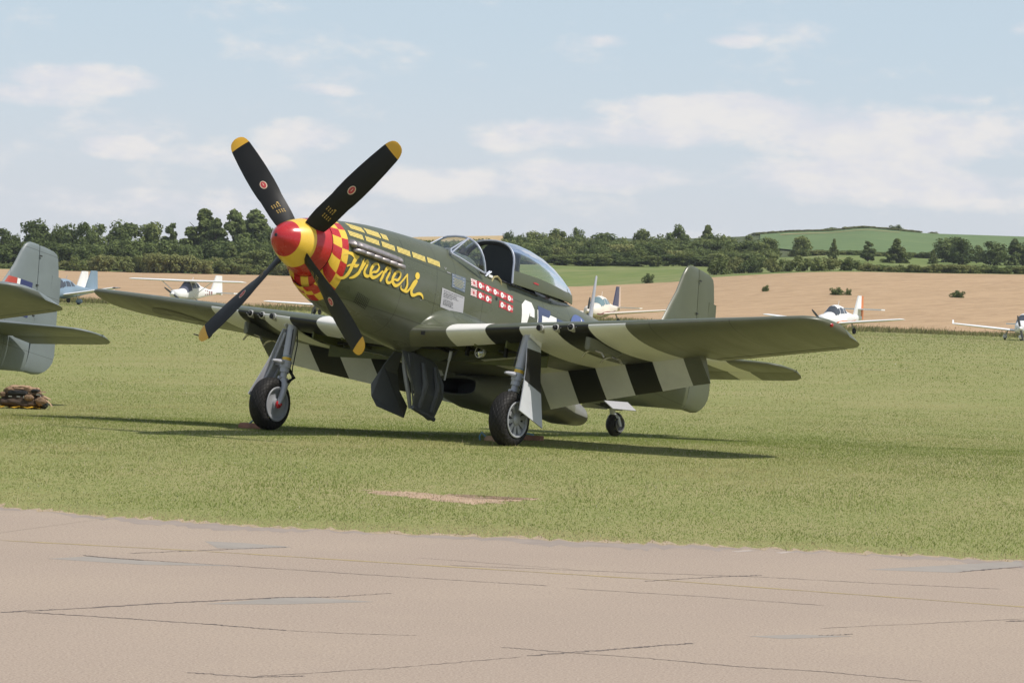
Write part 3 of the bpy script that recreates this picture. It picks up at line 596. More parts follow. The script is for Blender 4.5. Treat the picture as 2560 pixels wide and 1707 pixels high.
# ------------------------------------------------------------------ aircraft paints and metals
def skin(name, top, belly, zb=None, seams=(), rough=.38, var=.10, soot=None):
    """painted aluminium: two-colour scheme split at a height, fine panel seams, slightly uneven gloss"""
    m = bpy.data.materials.new(name); m.use_nodes = True; nt = m.node_tree; b = nt.nodes['Principled BSDF']; L = nt.links.new
    tc = node(nt, 'ShaderNodeTexCoord'); sp = node(nt, 'ShaderNodeSeparateXYZ'); L(tc.outputs['Object'], sp.inputs[0])
    n = node(nt, 'ShaderNodeTexNoise', Scale=2.3, Detail=7.0, Roughness=.7); L(tc.outputs['Object'], n.inputs['Vector'])
    mp = node(nt, 'ShaderNodeMapping'); mp.inputs['Scale'].default_value = (.5, 3, 1.2); L(tc.outputs['Object'], mp.inputs[0])
    n2 = node(nt, 'ShaderNodeTexNoise', Scale=2.0, Detail=5.0); L(mp.outputs[0], n2.inputs['Vector'])
    cur = None
    if zb is not None:
        wob = node(nt, 'ShaderNodeMath', operation='MULTIPLY_ADD'); L(n.outputs['Fac'], wob.inputs[0]); wob.inputs[1].default_value = .10; L(sp.outputs[2], wob.inputs[2])
        r = node(nt, 'ShaderNodeMapRange'); r.inputs[1].default_value = zb+.02; r.inputs[2].default_value = zb+.09; L(wob.outputs[0], r.inputs[0])
        mx = node(nt, 'ShaderNodeMix', data_type='RGBA'); mx.inputs[6].default_value = (*belly, 1); mx.inputs[7].default_value = (*top, 1); L(r.outputs[0], mx.inputs[0]); cur = mx.outputs[2]
    ad = node(nt, 'ShaderNodeMath', operation='ADD'); L(n.outputs['Fac'], ad.inputs[0]); L(n2.outputs['Fac'], ad.inputs[1])
    mr = node(nt, 'ShaderNodeMapRange'); mr.inputs[1].default_value = .7; mr.inputs[2].default_value = 1.3; mr.inputs[3].default_value = 1-var; mr.inputs[4].default_value = 1+var; L(ad.outputs[0], mr.inputs[0])
    fac = mr.outputs[0]
    for ax, c, w in seams:
        s = node(nt, 'ShaderNodeMath', operation='SUBTRACT'); L(sp.outputs[ax], s.inputs[0]); s.inputs[1].default_value = c
        a = node(nt, 'ShaderNodeMath', operation='ABSOLUTE'); L(s.outputs[0], a.inputs[0])
        q = node(nt, 'ShaderNodeMapRange'); q.inputs[1].default_value = w*.3; q.inputs[2].default_value = w; q.inputs[3].default_value = .50; q.inputs[4].default_value = 1; L(a.outputs[0], q.inputs[0])
        k = node(nt, 'ShaderNodeMath', operation='MULTIPLY'); L(fac, k.inputs[0]); L(q.outputs[0], k.inputs[1]); fac = k.outputs[0]
    sc = node(nt, 'ShaderNodeVectorMath', operation='SCALE'); L(fac, sc.inputs['Scale'])
    if soot:
        # bleached exhaust trail running aft from the stacks and down over the wing root
        x0, z0 = soot; dx = node(nt, 'ShaderNodeMath', operation='SUBTRACT'); dx.inputs[0].default_value = x0; L(sp.outputs[0], dx.inputs[1])
        ln = node(nt, 'ShaderNodeMath', operation='MULTIPLY_ADD'); L(dx.outputs[0], ln.inputs[0]); ln.inputs[1].default_value = .085; L(sp.outputs[2], ln.inputs[2])
        dz = node(nt, 'ShaderNodeMath', operation='SUBTRACT'); L(ln.outputs[0], dz.inputs[0]); dz.inputs[1].default_value = z0
        az_ = node(nt, 'ShaderNodeMath', operation='ABSOLUTE'); L(dz.outputs[0], az_.inputs[0])
        rz = node(nt, 'ShaderNodeMapRange', interpolation_type='SMOOTHSTEP'); rz.inputs[1].default_value = .24; rz.inputs[2].default_value = .02; L(az_.outputs[0], rz.inputs[0])
        rx_ = node(nt, 'ShaderNodeMapRange', interpolation_type='SMOOTHSTEP'); rx_.inputs[1].default_value = .0; rx_.inputs[2].default_value = .5; L(dx.outputs[0], rx_.inputs[0])
        re = node(nt, 'ShaderNodeMapRange', interpolation_type='SMOOTHSTEP'); re.inputs[1].default_value = 4.6; re.inputs[2].default_value = 2.6; L(dx.outputs[0], re.inputs[0])
        rn = node(nt, 'ShaderNodeMapRange'); rn.inputs[1].default_value = .35; rn.inputs[2].default_value = .68; rn.inputs[3].default_value = 0; rn.inputs[4].default_value = .75; L(n2.outputs['Fac'], rn.inputs[0])
        mm = rz.outputs[0]
        for q_ in (rx_, re, rn):
            k_ = node(nt, 'ShaderNodeMath', operation='MULTIPLY'); L(mm, k_.inputs[0]); L(q_.outputs[0], k_.inputs[1]); mm = k_.outputs[0]
        sm = node(nt, 'ShaderNodeMix', data_type='RGBA'); L(mm, sm.inputs[0]); L(cur, sm.inputs[6]); sm.inputs[7].default_value = (.155, .165, .160, 1); cur = sm.outputs[2]
    if cur: L(cur, sc.inputs[0])
    else: sc.inputs[0].default_value = top
    L(sc.outputs[0], b.inputs['Base Color'])
    rr = node(nt, 'ShaderNodeMapRange'); rr.inputs[1].default_value = .3; rr.inputs[2].default_value = .7; rr.inputs[3].default_value = rough-.06; rr.inputs[4].default_value = rough+.10; L(n2.outputs['Fac'], rr.inputs[0]); L(rr.outputs[0], b.inputs['Roughness'])
    bp = node(nt, 'ShaderNodeBump', Strength=.05, Distance=.02); n3 = node(nt, 'ShaderNodeTexNoise', Scale=3.5, Detail=2.0); L(tc.outputs['Object'], n3.inputs['Vector']); L(n3.outputs['Fac'], bp.inputs['Height']); L(bp.outputs[0], b.inputs['Normal'])
    MATS[name] = m; return m
MX, MZ, PITCH = 2.738, -1.91, rad(11.2233)
FSEAM = [(0, MX-x, .008) for x in (1.95, 2.62, 3.02, 3.62, 5.05, 5.75, 6.45, 7.3)]+[(2, z-MZ, .007) for z in (.205, -.215, -.50)]
OD = (.084, .094, .056); GREY = (.165, .172, .150)
skin('drab', OD, OD, None, (), .34)
skin('fuselage_paint', OD, (.130, .135, .110), -.50-MZ, FSEAM, .30, .12, (MX-1.1, .02-MZ))
skin('under_grey', (.150, .152, .115), GREY, None, [(1, y, .006) for y in (3.4, -3.4, 4.4, -4.4)], .42)
skin('raf_grey', (.165, .195, .20), (.165, .195, .20), None, [(0, MX-8.75, .006), (0, MX-8.3, .006), (2, 1.63-MZ, .007), (2, .98-MZ, .006), (2, .05-MZ, .006)], .42)
skin('raf_green', (.075, .10, .085), (.075, .10, .085), None, (), .42)
mat('stripe_white', (.80, .79, .75), .42, var=.06, vscale=3); mat('stripe_black', (.018, .018, .018), .40, var=.2, vscale=3)
mat('red', (.46, .018, .022), .26, var=.05, coat=.3); mat('yellow', (.78, .50, .055), .30, var=.05, coat=.2); mat('name_yellow', (.78, .55, .07), .45)
mat('blade_black', (.011, .011, .0105), .50, var=.2, vscale=3, spec=.3); mat('tip_yellow', (.68, .37, .03), .45)
mat('gear_grey', (.43, .44, .48), .38, var=.06); mat('dark_steel', (.05, .05, .052), .45, .6, var=.3, vscale=20); mat('steel', (.48, .46, .44), .30, .9, var=.2, vscale=9)
mat('mark_yellow', (.86, .68, .20), .5); mat('exhaust_steel', (.36, .33, .33), .46, .8, var=.3, vscale=8, bump=.1, bscale=20); mat('chromate', (.13, .14, .045), .6, var=.2); mat('black', (.012, .012, .012), .6)
mat('white', (.80, .80, .78), .45); mat('insignia_blue', (.055, .075, .15), .5); mat('roundel_blue', (.085, .125, .30), .5); mat('placard', (.38, .38, .40), .5); mat('placard_blue', (.115, .145, .185), .5, var=.1)
mat('print_dark', (.12, .12, .13), .6); mat('print_yellow', (.34, .32, .17), .6); mat('stencil', (.42, .28, .07), .6); mat('flag_red', (.46, .04, .05), .5); mat('emblem_red', (.45, .04, .05), .5); mat('emblem_ring', (.62, .50, .36), .5)
mat('rim_grey', (.34, .35, .37), .4, .2); mat('exit_grey', (.23, .23, .225), .4, var=.1); mat('rim_dark', (.10, .10, .105), .5, .2); mat('canvas', (.21, .135, .08), .9, var=.25, vscale=9, bump=.4, bscale=30); mat('canvas_dark', (.062, .042, .028), .9, var=.3, vscale=9, bump=.4, bscale=30); mat('canvas_light', (.36, .24, .15), .9, var=.2, vscale=9)
mat('raf_under', (.17, .185, .165), .45, var=.06); mat('wood', (.36, .23, .14), .85, var=.3, vscale=6); mat('wood_red', (.24, .115, .07), .85, var=.3); mat('rope_blue', (.16, .28, .34), .8); mat('yellow_sheet', (.62, .36, .02), .6, var=.15); mat('nav_red', (.38, .01, .015), .12, coat=.6)
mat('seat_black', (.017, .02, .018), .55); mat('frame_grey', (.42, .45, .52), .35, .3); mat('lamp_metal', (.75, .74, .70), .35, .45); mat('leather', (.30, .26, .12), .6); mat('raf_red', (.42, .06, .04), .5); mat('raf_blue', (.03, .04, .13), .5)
glass('canopy_glass', (.90, .92, .94), .09, .05, .05); glass('windscreen_glass', (.84, .90, .89), .10, .02, .07); glass('lens_glass', (.95, .95, .92), .4, .02, .15)
def tyre_material():
    m = mat('tyre', (.022, .021, .020), .62, spec=.3); nt = m.node_tree; b = nt.nodes['Principled BSDF']; L = nt.links.new
    uv = node(nt, 'ShaderNodeAttribute', attribute_name='tread'); sp = node(nt, 'ShaderNodeSeparateXYZ'); L(uv.outputs['Vector'], sp.inputs[0])
    hs = []
    for sgn in (1, -1):
        a = node(nt, 'ShaderNodeMath', operation='MULTIPLY_ADD'); L(sp.outputs[1], a.inputs[0]); a.inputs[1].default_value = sgn; L(sp.outputs[0], a.inputs[2])
        f = node(nt, 'ShaderNodeMath', operation='FRACT'); L(a.outputs[0], f.inputs[0])
        c = node(nt, 'ShaderNodeMath', operation='SUBTRACT'); L(f.outputs[0], c.inputs[0]); c.inputs[1].default_value = .5
        d = node(nt, 'ShaderNodeMath', operation='ABSOLUTE'); L(c.outputs[0], d.inputs[0]); hs.append(d.outputs[0])
    mx = node(nt, 'ShaderNodeMath', operation='MINIMUM'); L(hs[0], mx.inputs[0]); L(hs[1], mx.inputs[1])
    r = node(nt, 'ShaderNodeMapRange'); r.inputs[1].default_value = .03; r.inputs[2].default_value = .12; L(mx.outputs[0], r.inputs[0])
    bp = node(nt, 'ShaderNodeBump', Strength=.9, Distance=.006); L(r.outputs[0], bp.inputs['Height']); L(bp.outputs[0], b.inputs['Normal'])
    mc = node(nt, 'ShaderNodeMix', data_type='RGBA'); L(r.outputs[0], mc.inputs[0]); mc.inputs[6].default_value = (.004, .004, .004, 1); mc.inputs[7].default_value = (.017, .0155, .0145, 1); L(mc.outputs[2], b.inputs['Base Color'])
tyre_material()

# ------------------------------------------------------------------ fuselage shape (x aft of the spinner tip, y to port, z above the thrust line)
FUS = [(.63,.35,-.35,.35,0,2,2),(.66,.357,-.43,.357,-.01,2,2),(.78,.375,-.53,.372,-.03,2,2.05),(.89,.395,-.575,.385,-.04,2.05,2.1),(1.16,.437,-.64,.405,-.05,2.1,2.2),(1.5,.487,-.69,.42,-.06,2.15,2.3),(1.9,.525,-.73,.43,-.08,2.2,2.4),(2.31,.552,-.77,.436,-.08,2.2,2.5),(2.73,.575,-.80,.44,-.08,2.2,2.6),(3.1,.592,-.81,.44,-.08,2.2,2.6),(3.6,.60,-.80,.44,-.06,2.2,2.6),(4.2,.60,-.78,.44,-.05,2.2,2.6),(4.95,.56,-.76,.43,-.03,2.1,2.5),(5.6,.53,-.74,.40,0,2,2.3),(6.2,.51,-.71,.36,.02,2,2.2),(6.75,.475,-.66,.315,.03,2,2.1),(7.2,.45,-.60,.275,.03,2,2.1),(7.7,.42,-.515,.225,.04,2,2.1),(8.2,.39,-.44,.175,.04,2,2.1),(8.7,.36,-.365,.125,.03,2,2),(9.1,.33,-.31,.085,.02,2,2),(9.4,.30,-.27,.055,.02,2,2)]
def fsec(x):
    T = FUS
    if x <= T[0][0]: return T[0][1:]
    for i in range(len(T)-1):
        if x <= T[i+1][0]:
            h = T[i+1][0]-T[i][0]; t = (x-T[i][0])/h; o = []
            for k in range(1, 7):
                p1, p2 = T[i][k], T[i+1][k]
                m1 = (p2-T[i-1][k])/(T[i+1][0]-T[i-1][0])*h if i > 0 else p2-p1
                m2 = (T[i+2][k]-p1)/(T[i+2][0]-T[i][0])*h if i+2 < len(T) else p2-p1
                o.append((2*t**3-3*t*t+1)*p1+(t**3-2*t*t+t)*m1+(-2*t**3+3*t*t)*p2+(t**3-t*t)*m2)
            return o
    return T[-1][1:]
def fy(x, z, off=0.0):
    zt, zb, w, zc, nu, nl = fsec(x); H, n = (zt-zc, nu) if z > zc else (zc-zb, nl)
    return w*max(0, 1-(abs(z-zc)/H)**n)**(1/n)+off
SILL = .385
def fring(x, nlow=18, nup=10):
    """points from the belly round the port side to the top and down the starboard side; the sill is always one fixed point"""
    zt, zb, w, zc, nu, nl = fsec(x); zs = min(SILL, zt-.06)
    half = []
    def pt(th):
        if th < 0: n = nl; H = zc-zb
        else: n = nu; H = zt-zc
        return (w*abs(math.cos(th))**(2/n), zc+H*math.copysign(abs(math.sin(th))**(2/n), th))
    tS = math.asin(min(1, max(-1, (zs-zc)/(zt-zc)))**(nu/2))
    for i in range(nlow): half.append(pt(-math.pi/2+(tS+math.pi/2)*i/nlow))
    for i in range(nup+1): half.append(pt(tS+(math.pi/2-tS)*i/nup))
    return [(x, y, z) for y, z in half]+[(x, -y, z) for y, z in half[-2:0:-1]]
def A(p): return (MX-p[0], p[1], p[2]-MZ)          # drawing frame -> the frame of the aircraft's Empty (ground contact at its origin, nose along +X)
def FMB(): return MB(A)

# wing planform
def le_x(y): y = abs(y); return 2.477+.083*y-(max(0, .85-y)**1.5*.35)
def le_z(y): return -.621+.0875*abs(y)
def te_x(y): return 5.12-.166*abs(y)
def te_z(y): return le_z(y)-.075
TIPY = [5.25, 5.32, 5.40, 5.45, 5.48, 5.50, 5.515]
def airfoil(y, n=16, cmax=1.0, thick=None):
    """closed section from the trailing edge over the top to the nose and back underneath"""
    y_ = abs(y); xl, zl, xt, zt = le_x(y), le_z(y), te_x(y), te_z(y); c = xt-xl
    if y_ > 5.25:                                   # rounded-off square tip
        xl = float(np.interp(y_, TIPY, [2.913, 2.945, 3.03, 3.105, 3.20, 3.33, 3.50])); xt = float(np.interp(y_, TIPY, [4.25, 4.22, 4.13, 4.04, 3.94, 3.82, 3.66])); zl = -.162+(y_-5.25)*.0875; c = xt-xl
    t = (thick if thick else .155-.035*min(1, y_/5.4))*c
    if y_ > 5.25: t = .120*1.337*float(np.interp(y_, TIPY, [1, .97, .86, .74, .60, .42, .12]))
    FR = [0, .003, .012, .03, .06, .10, .14, .22, .31, .40, .52, .64, .76, .88, 1.0]
    def yt(q):
        q = q**1.12; return 5*t*(.2969*math.sqrt(q)-.126*q-.3516*q*q+.2843*q**3-.1036*q**4)
    up = [(xl+c*f*cmax, y, zl+(zt-zl)*f*cmax+yt(f*cmax)*1.08) for f in FR]; lo = [(xl+c*f*cmax, y, zl+(zt-zl)*f*cmax-yt(f*cmax)*.92) for f in FR]
    return up[::-1]+lo[1:]
NAIR = 15
def build_airframe(root, scheme):
    """the parts both fighters share; scheme = dict of material names"""
    P_ = scheme; fusm, top, und = P_['fus'], P_['top'], P_['und']
    # fuselage
    xs = [.89, 1.0, 1.16, 1.35, 1.55, 1.8, 2.05, 2.3, 2.55, 2.75, 2.95, 3.15, 3.35, 3.5, 3.6, 3.75, 3.95, 4.2, 4.45, 4.7, 4.95, 5.2, 5.5, 5.85, 6.2, 6.55, 6.9, 7.25, 7.6, 7.95, 8.3, 8.65, 9.0, 9.25, 9.4]
    rings = [fring(x) for x in xs]; n = len(rings[0])
    lowset = lambda i, k: 2.75 <= xs[i] < 3.35 and (k < 6 or k >= n-6)
    upset = lambda i, k: 3.6 <= xs[i] < 4.95 and 18 <= k < n-18
    b = FMB(); b.loft(rings, True, (False, True), skip=lambda i, k: lowset(i, k) or upset(i, k)); F = b.build('fuselage', fusm, root, 60)
    # wings: one part per side
    YS = [0, .30, .55, .74, 1.0, 1.263, 1.50, 1.721, 1.95, 2.193, 2.40, 2.622, 2.85, 3.10, 3.35, 3.351, 3.9, 4.4, 4.9]+TIPY
    cut = lambda y: .80 if y <= 3.35 else 1.0
    for s in (1, -1):
        secs = [airfoil(s*y, cmax=cut(y)) for y in YS]; nn = len(secs[0])
        def fm(i, k):
            ym = (YS[i]+YS[i+1])/2; upper = k < NAIR-2
            if P_['stripes']:
                if .74 < ym < 1.263: return 2
                if upper: return 0
                for a, c, m_ in ((1.263, 1.721, 3), (1.721, 2.193, 2), (2.193, 2.622, 3), (2.622, 3.10, 2)):
                    if a < ym < c: return m_
            return 0 if upper else 1
        skip = lambda i, k: YS[i+1] <= 1.73 and NAIR+5 <= k < NAIR+8 and P_['well']
        b = FMB(); b.loft(secs, True, (False, True), fm=fm, skip=skip); b.build('wing', [top, und, 'stripe_white', 'stripe_black'], root, 50)
        # flap, lowered
        fl = FMB(); ys = [.56, .74, 1.263, 1.721, 2.193, 2.622, 3.10, 3.36]
        if not P_['flaps']: pass
        hx = lambda y: float(np.interp(y, [.56, .74, 1.72, 2.62, 3.1, 3.36], [4.60, 4.56, 4.34, 4.19, 4.10, 4.05]))
        hz = lambda y: float(np.interp(y, [.56, .74, 1.72, 2.62, 3.1, 3.36], [-.655, -.64, -.575, -.50, -.46, -.44]))
        tx = lambda y: float(np.interp(y, [.56, .74, 1.26, 1.72, 2.19, 2.62, 3.1, 3.36], [5.06, 5.0, 4.83, 4.73, 4.62, 4.54, 4.43, 4.385]))
        tz = lambda y: float(np.interp(y, [.56, .74, 1.26, 1.72, 2.19, 2.62, 3.1, 3.36], [-1.075, -1.05, -.985, -.93, -.87, -.815, -.745, -.715]))
        sec = []
        for y in ys:
            x0, z0, x1, z1 = hx(y), hz(y), tx(y), tz(y); dx, dz = x1-x0, z1-z0; l = math.hypot(dx, dz); nx, nz = -dz/l, dx/l     # normal towards the upper side
            q = []
            for f, t in ((1, .003), (.7, .045), (.4, .085), (.15, .115), (0, .10), (-.06, .06), (-.05, .02), (0, 0), (.3, -.004), (.65, -.003)): q.append((x0+dx*f+nx*t, s*y, z0+dz*f+nz*t))
            sec.append(q)
        fmm = lambda i, k: ([1, 2, 3, 2, 3, 2, 1][i]) if P_['stripes'] else 1
        fl.loft(sec, True, (True, True), m=1, fm=fmm); fl.build('flap', [top, und, 'stripe_white', 'stripe_black', 'chromate'], root, 40)
        # aileron as its own piece, set just proud of the wing with its hinge gap
        ya, yb = 3.42, 5.18; b = FMB(); pts = []
        for y in (ya, 4.3, yb):
            c = airfoil(s*y); m_ = [p for p in c if (p[0]-le_x(y))/(te_x(y)-le_x(y)) > .77]
            pts.append([(p[0]+.012, p[1], p[2]+(.003 if i < len(m_)/2 else -.003)) for i, p in enumerate(m_)])
        b.loft(pts, True, (True, True), fm=lambda i, k: 0 if k < 2 else 1); b.build('aileron', [top, und], root, 30)
        # wing root fillet
        def wing_top(x, y):
            c = te_x(y)-le_x(y); q = max(0.0, min(1.0, (x-le_x(y))/c)); q2 = q**1.12; t = (.155-.035*y/5.4)*c
            return le_z(y)+(te_z(y)-le_z(y))*q+5*t*(.2969*math.sqrt(q2)-.126*q2-.3516*q2*q2+.2843*q2**3-.1036*q2**4)*1.08
        b = FMB(); sec = []
        for x in [2.452, 2.456, 2.463, 2.475, 2.50, 2.54, 2.60, 2.68, 2.80, 2.98, 3.2, 3.5, 3.9, 4.3, 4.7, 5.0, 5.25]:
            g = max(0, min(1, (x-2.45)/.85)); g = math.sqrt(1-(1-g)**2); yo = .47+.26*min(1, (x-2.45)/.13)**.6
            if x > 4.6: yo += .06*(x-4.6)
            wz = wing_top(x, yo)-.004; zf = wz+.012+.225*g; y0 = fy(x, zf)-.006; row = []
            for k in range(11):
                a = k/10*math.pi/2; row.append((x, s*(y0+(yo-y0)*(1-math.cos(a))), zf-(zf-wz)*math.sin(a)))
            sec.append(row)
        b.loft(sec, False); b.build('wing_fillet', fusm, root, 80)
    # tail: fin, rudder, tab
    b = FMB(); sec = []
    for z, x0, x1, t in ((.26, 7.55, 9.46, .07), (.40, 7.75, 9.445, .075), (.50, 8.16, 9.435, .075), (.62, 8.36, 9.425, .075), (.78, 8.49, 9.41, .07), (1.05, 8.645, 9.375, .062), (1.30, 8.80, 9.345, .055), (1.55, 8.905, 9.315, .048), (1.66, 8.965, 9.30, .04), (1.705, 9.02, 9.295, .03), (1.728, 9.08, 9.285, .012)):
        c = x1-x0; prof = [(0, 0), (.03, .35), (.1, .65), (.25, .93), (.45, 1), (.75, .8), (1, .55)]
        sec.append([(x0+c*f, t*h, z) for f, h in prof]+[(x0+c*f, -t*h, z) for f, h in prof[:0:-1]])
    b.loft(sec, True, (False, True)); b.build('fin', P_['fin'], root, 60)
    b = FMB(); sec = []
    for z, x0, x1, t in ((-.268, 9.36, 9.62, .02), (-.235, 9.38, 9.78, .04), (-.17, 9.40, 9.90, .048), (-.09, 9.42, 9.99, .05), (.0, 9.43, 10.045, .05), (.12, 9.44, 10.06, .046), (.4, 9.452, 10.02, .042), (.8, 9.422, 9.96, .04), (1.1, 9.385, 9.92, .035), (1.4, 9.347, 9.845, .03), (1.60, 9.324, 9.785, .025), (1.665, 9.318, 9.745, .02), (1.70, 9.316, 9.66, .014), (1.722, 9.32, 9.45, .006)):
        c = x1-x0; prof = [(0, .85), (.12, 1), (.5, .6), (1, .03)]
        sec.append([(x0+c*f, t*h, z) for f, h in prof]+[(x0+c*f, -t*h, z) for f, h in prof[::-1]])
    b.loft(sec, True, (True, True)); R = b.build('rudder', P_['fin'], root, 60)
    b = FMB(); b.plate([(9.72, 0, .92), (9.955, 0, .92), (9.90, 0, 1.33), (9.70, 0, 1.33)], (0, .034, 0)); b.build('trim_tab', P_['fin'], R, 30)
    b = FMB()
    for z in (.62, 1.1, 1.56): b.box((9.36+.05*(1.1-z), .046, z), (.05, .012, .018))
    b.build('hinge', 'dark_steel', R)
    # tailplanes and elevators
    for s in (1, -1):
        b = FMB(); sec = []; st = [(.05, 7.88, 8.86), (.5, 7.97, 8.84), (.96, 8.06, 8.82), (1.32, 8.135, 8.805), (1.7, 8.215, 8.79), (1.88, 8.28, 8.78), (1.98, 8.38, 8.77), (2.04, 8.52, 8.77), (2.06, 8.66, 8.77)]
        for y, x0, x1 in st:
            c = x1-x0; t = (.075-.022*y) if y < 1.95 else .012+.02*(2.06-y)/.11
            prof = [(0, 0), (.02, .32), (.08, .62), (.25, .93), (.5, 1), (.8, .9), (1, .78)]
            sec.append([(x0+c*f, s*y, .25+t*h) for f, h in prof]+[(x0+c*f, s*y, .25-t*h) for f, h in prof[:0:-1]])
        band = lambda i, k: 1 if (P_['stripes'] and st[i][0] >= .96 and st[i+1][0] <= 1.32 and k >= 6) else (2 if k >= 6 else 0)
        b.loft(sec, True, (True, True), fm=band); b.build('tailplane', [top, 'stripe_white', und], root, 50)
        b = FMB(); sec = []; st2 = [(.16, 8.87, 9.32), (.5, 8.85, 9.285), (.96, 8.83, 9.24), (1.32, 8.815, 9.205), (1.7, 8.80, 9.165), (1.9, 8.79, 9.12), (2.0, 8.78, 9.04), (2.05, 8.78, 8.93), (2.06, 8.78, 8.82)]
        for y, x0, x1 in st2:
            c = x1-x0; t = max(.006, .055-.018*y); dr = -.19*(1 if y < 9 else 0)
            prof = [(0, .9), (.15, 1), (.55, .55), (1, .04)]
            sec.append([(x0+c*f, s*y, .25+dr*c*f+t*h) for f, h in prof]+[(x0+c*f, s*y, .25+dr*c*f-t*h) for f, h in prof[::-1]])
        band2 = lambda i, k: 1 if (P_['stripes'] and st2[i][0] >= .96 and st2[i+1][0] <= 1.32 and k >= 4) else (2 if k >= 4 else 0)
        b.loft(sec, True, (True, True), fm=band2); b.build('elevator', [top, 'stripe_white', und], root, 40)
    # radiator scoop with its open mouth
    def rrect(x, zt, zb, w, k=3.2, n=28, sh=0):
        zc, h = (zt+zb)/2, (zt-zb)/2
        return [(x-sh*.5*math.sin(a), w*math.copysign(abs(math.cos(a))**(2/k), math.cos(a)), zc+h*math.copysign(abs(math.sin(a))**(2/k), math.sin(a))) for a in (2*math.pi*i/n for i in range(n))]
    b = FMB(); sec = [rrect(4.34, -.885, -1.05, .25), rrect(3.98, -.885, -1.075, .285), rrect(3.925, -.873, -1.088, .30), rrect(3.915, -.862, -1.10, .312), rrect(3.94, -.852, -1.115, .322), rrect(4.1, -.82, -1.155, .345), rrect(4.4, -.74, -1.195, .365), rrect(4.9, -.66, -1.18, .37, 2.8), rrect(5.4, -.6, -1.09, .355, 2.5), rrect(5.95, -.56, -1.01, .325, 2.4), rrect(6.25, -.6, -1.035, .29, 2.4, sh=.10), rrect(6.60, -.70, -.985, .255, 2.4, sh=.2), rrect(6.63, -.715, -.965, .245, 2.4, sh=.2), rrect(6.3, -.72, -.96, .24, 2.4)]
    fmx = lambda i, k: 4 if i in (0, 12) else ((3 if (i >= 8 and 15 <= k <= 26) else (5 if i == 10 else 1)) if P_['stripes'] else 1)
    b.loft(sec, True, (True, True), m=1, fm=fmx); b.V; b.M[-2:] = [4, 4]
    b.build('radiator_scoop', [top, P_['belly'], 'stripe_white', 'stripe_black', 'black', 'exit_grey'], root, 50)
    # tail wheel
    tw = FMB(); tw.box((7.45, 0, -.52), (.55, .16, .14)); tw.build('tail_wheel_bay', 'black', root)
    b = FMB(); b.tube([(7.52, 0, -.48), (7.60, 0, -.60), (7.62, 0, -.66)], [.045, .04, .035], 10); b.tube([(7.62, 0, -.64), (7.66, .075, -.70), (7.72, .078, -.80)], [.026, .024, .022], 8)
    b.tube([(7.62, 0, -.64), (7.66, -.075, -.70), (7.72, -.078, -.80)], [.026, .024, .022], 8); b.build('tail_wheel_fork', 'gear_grey', root)
    wheel(root, 'tail_wheel', (7.72, 0, -.78), .162, .115, False)
    for s in (1, -1):
        b = FMB(); b.plate([(7.11, s*.16, -.565), (7.71, s*.15, -.475), (7.83, s*.23, -.565), (7.21, s*.25, -.65)], (0, .006, .008)); b.build('tail_wheel_door', P_['door'], root, 20)
    return F
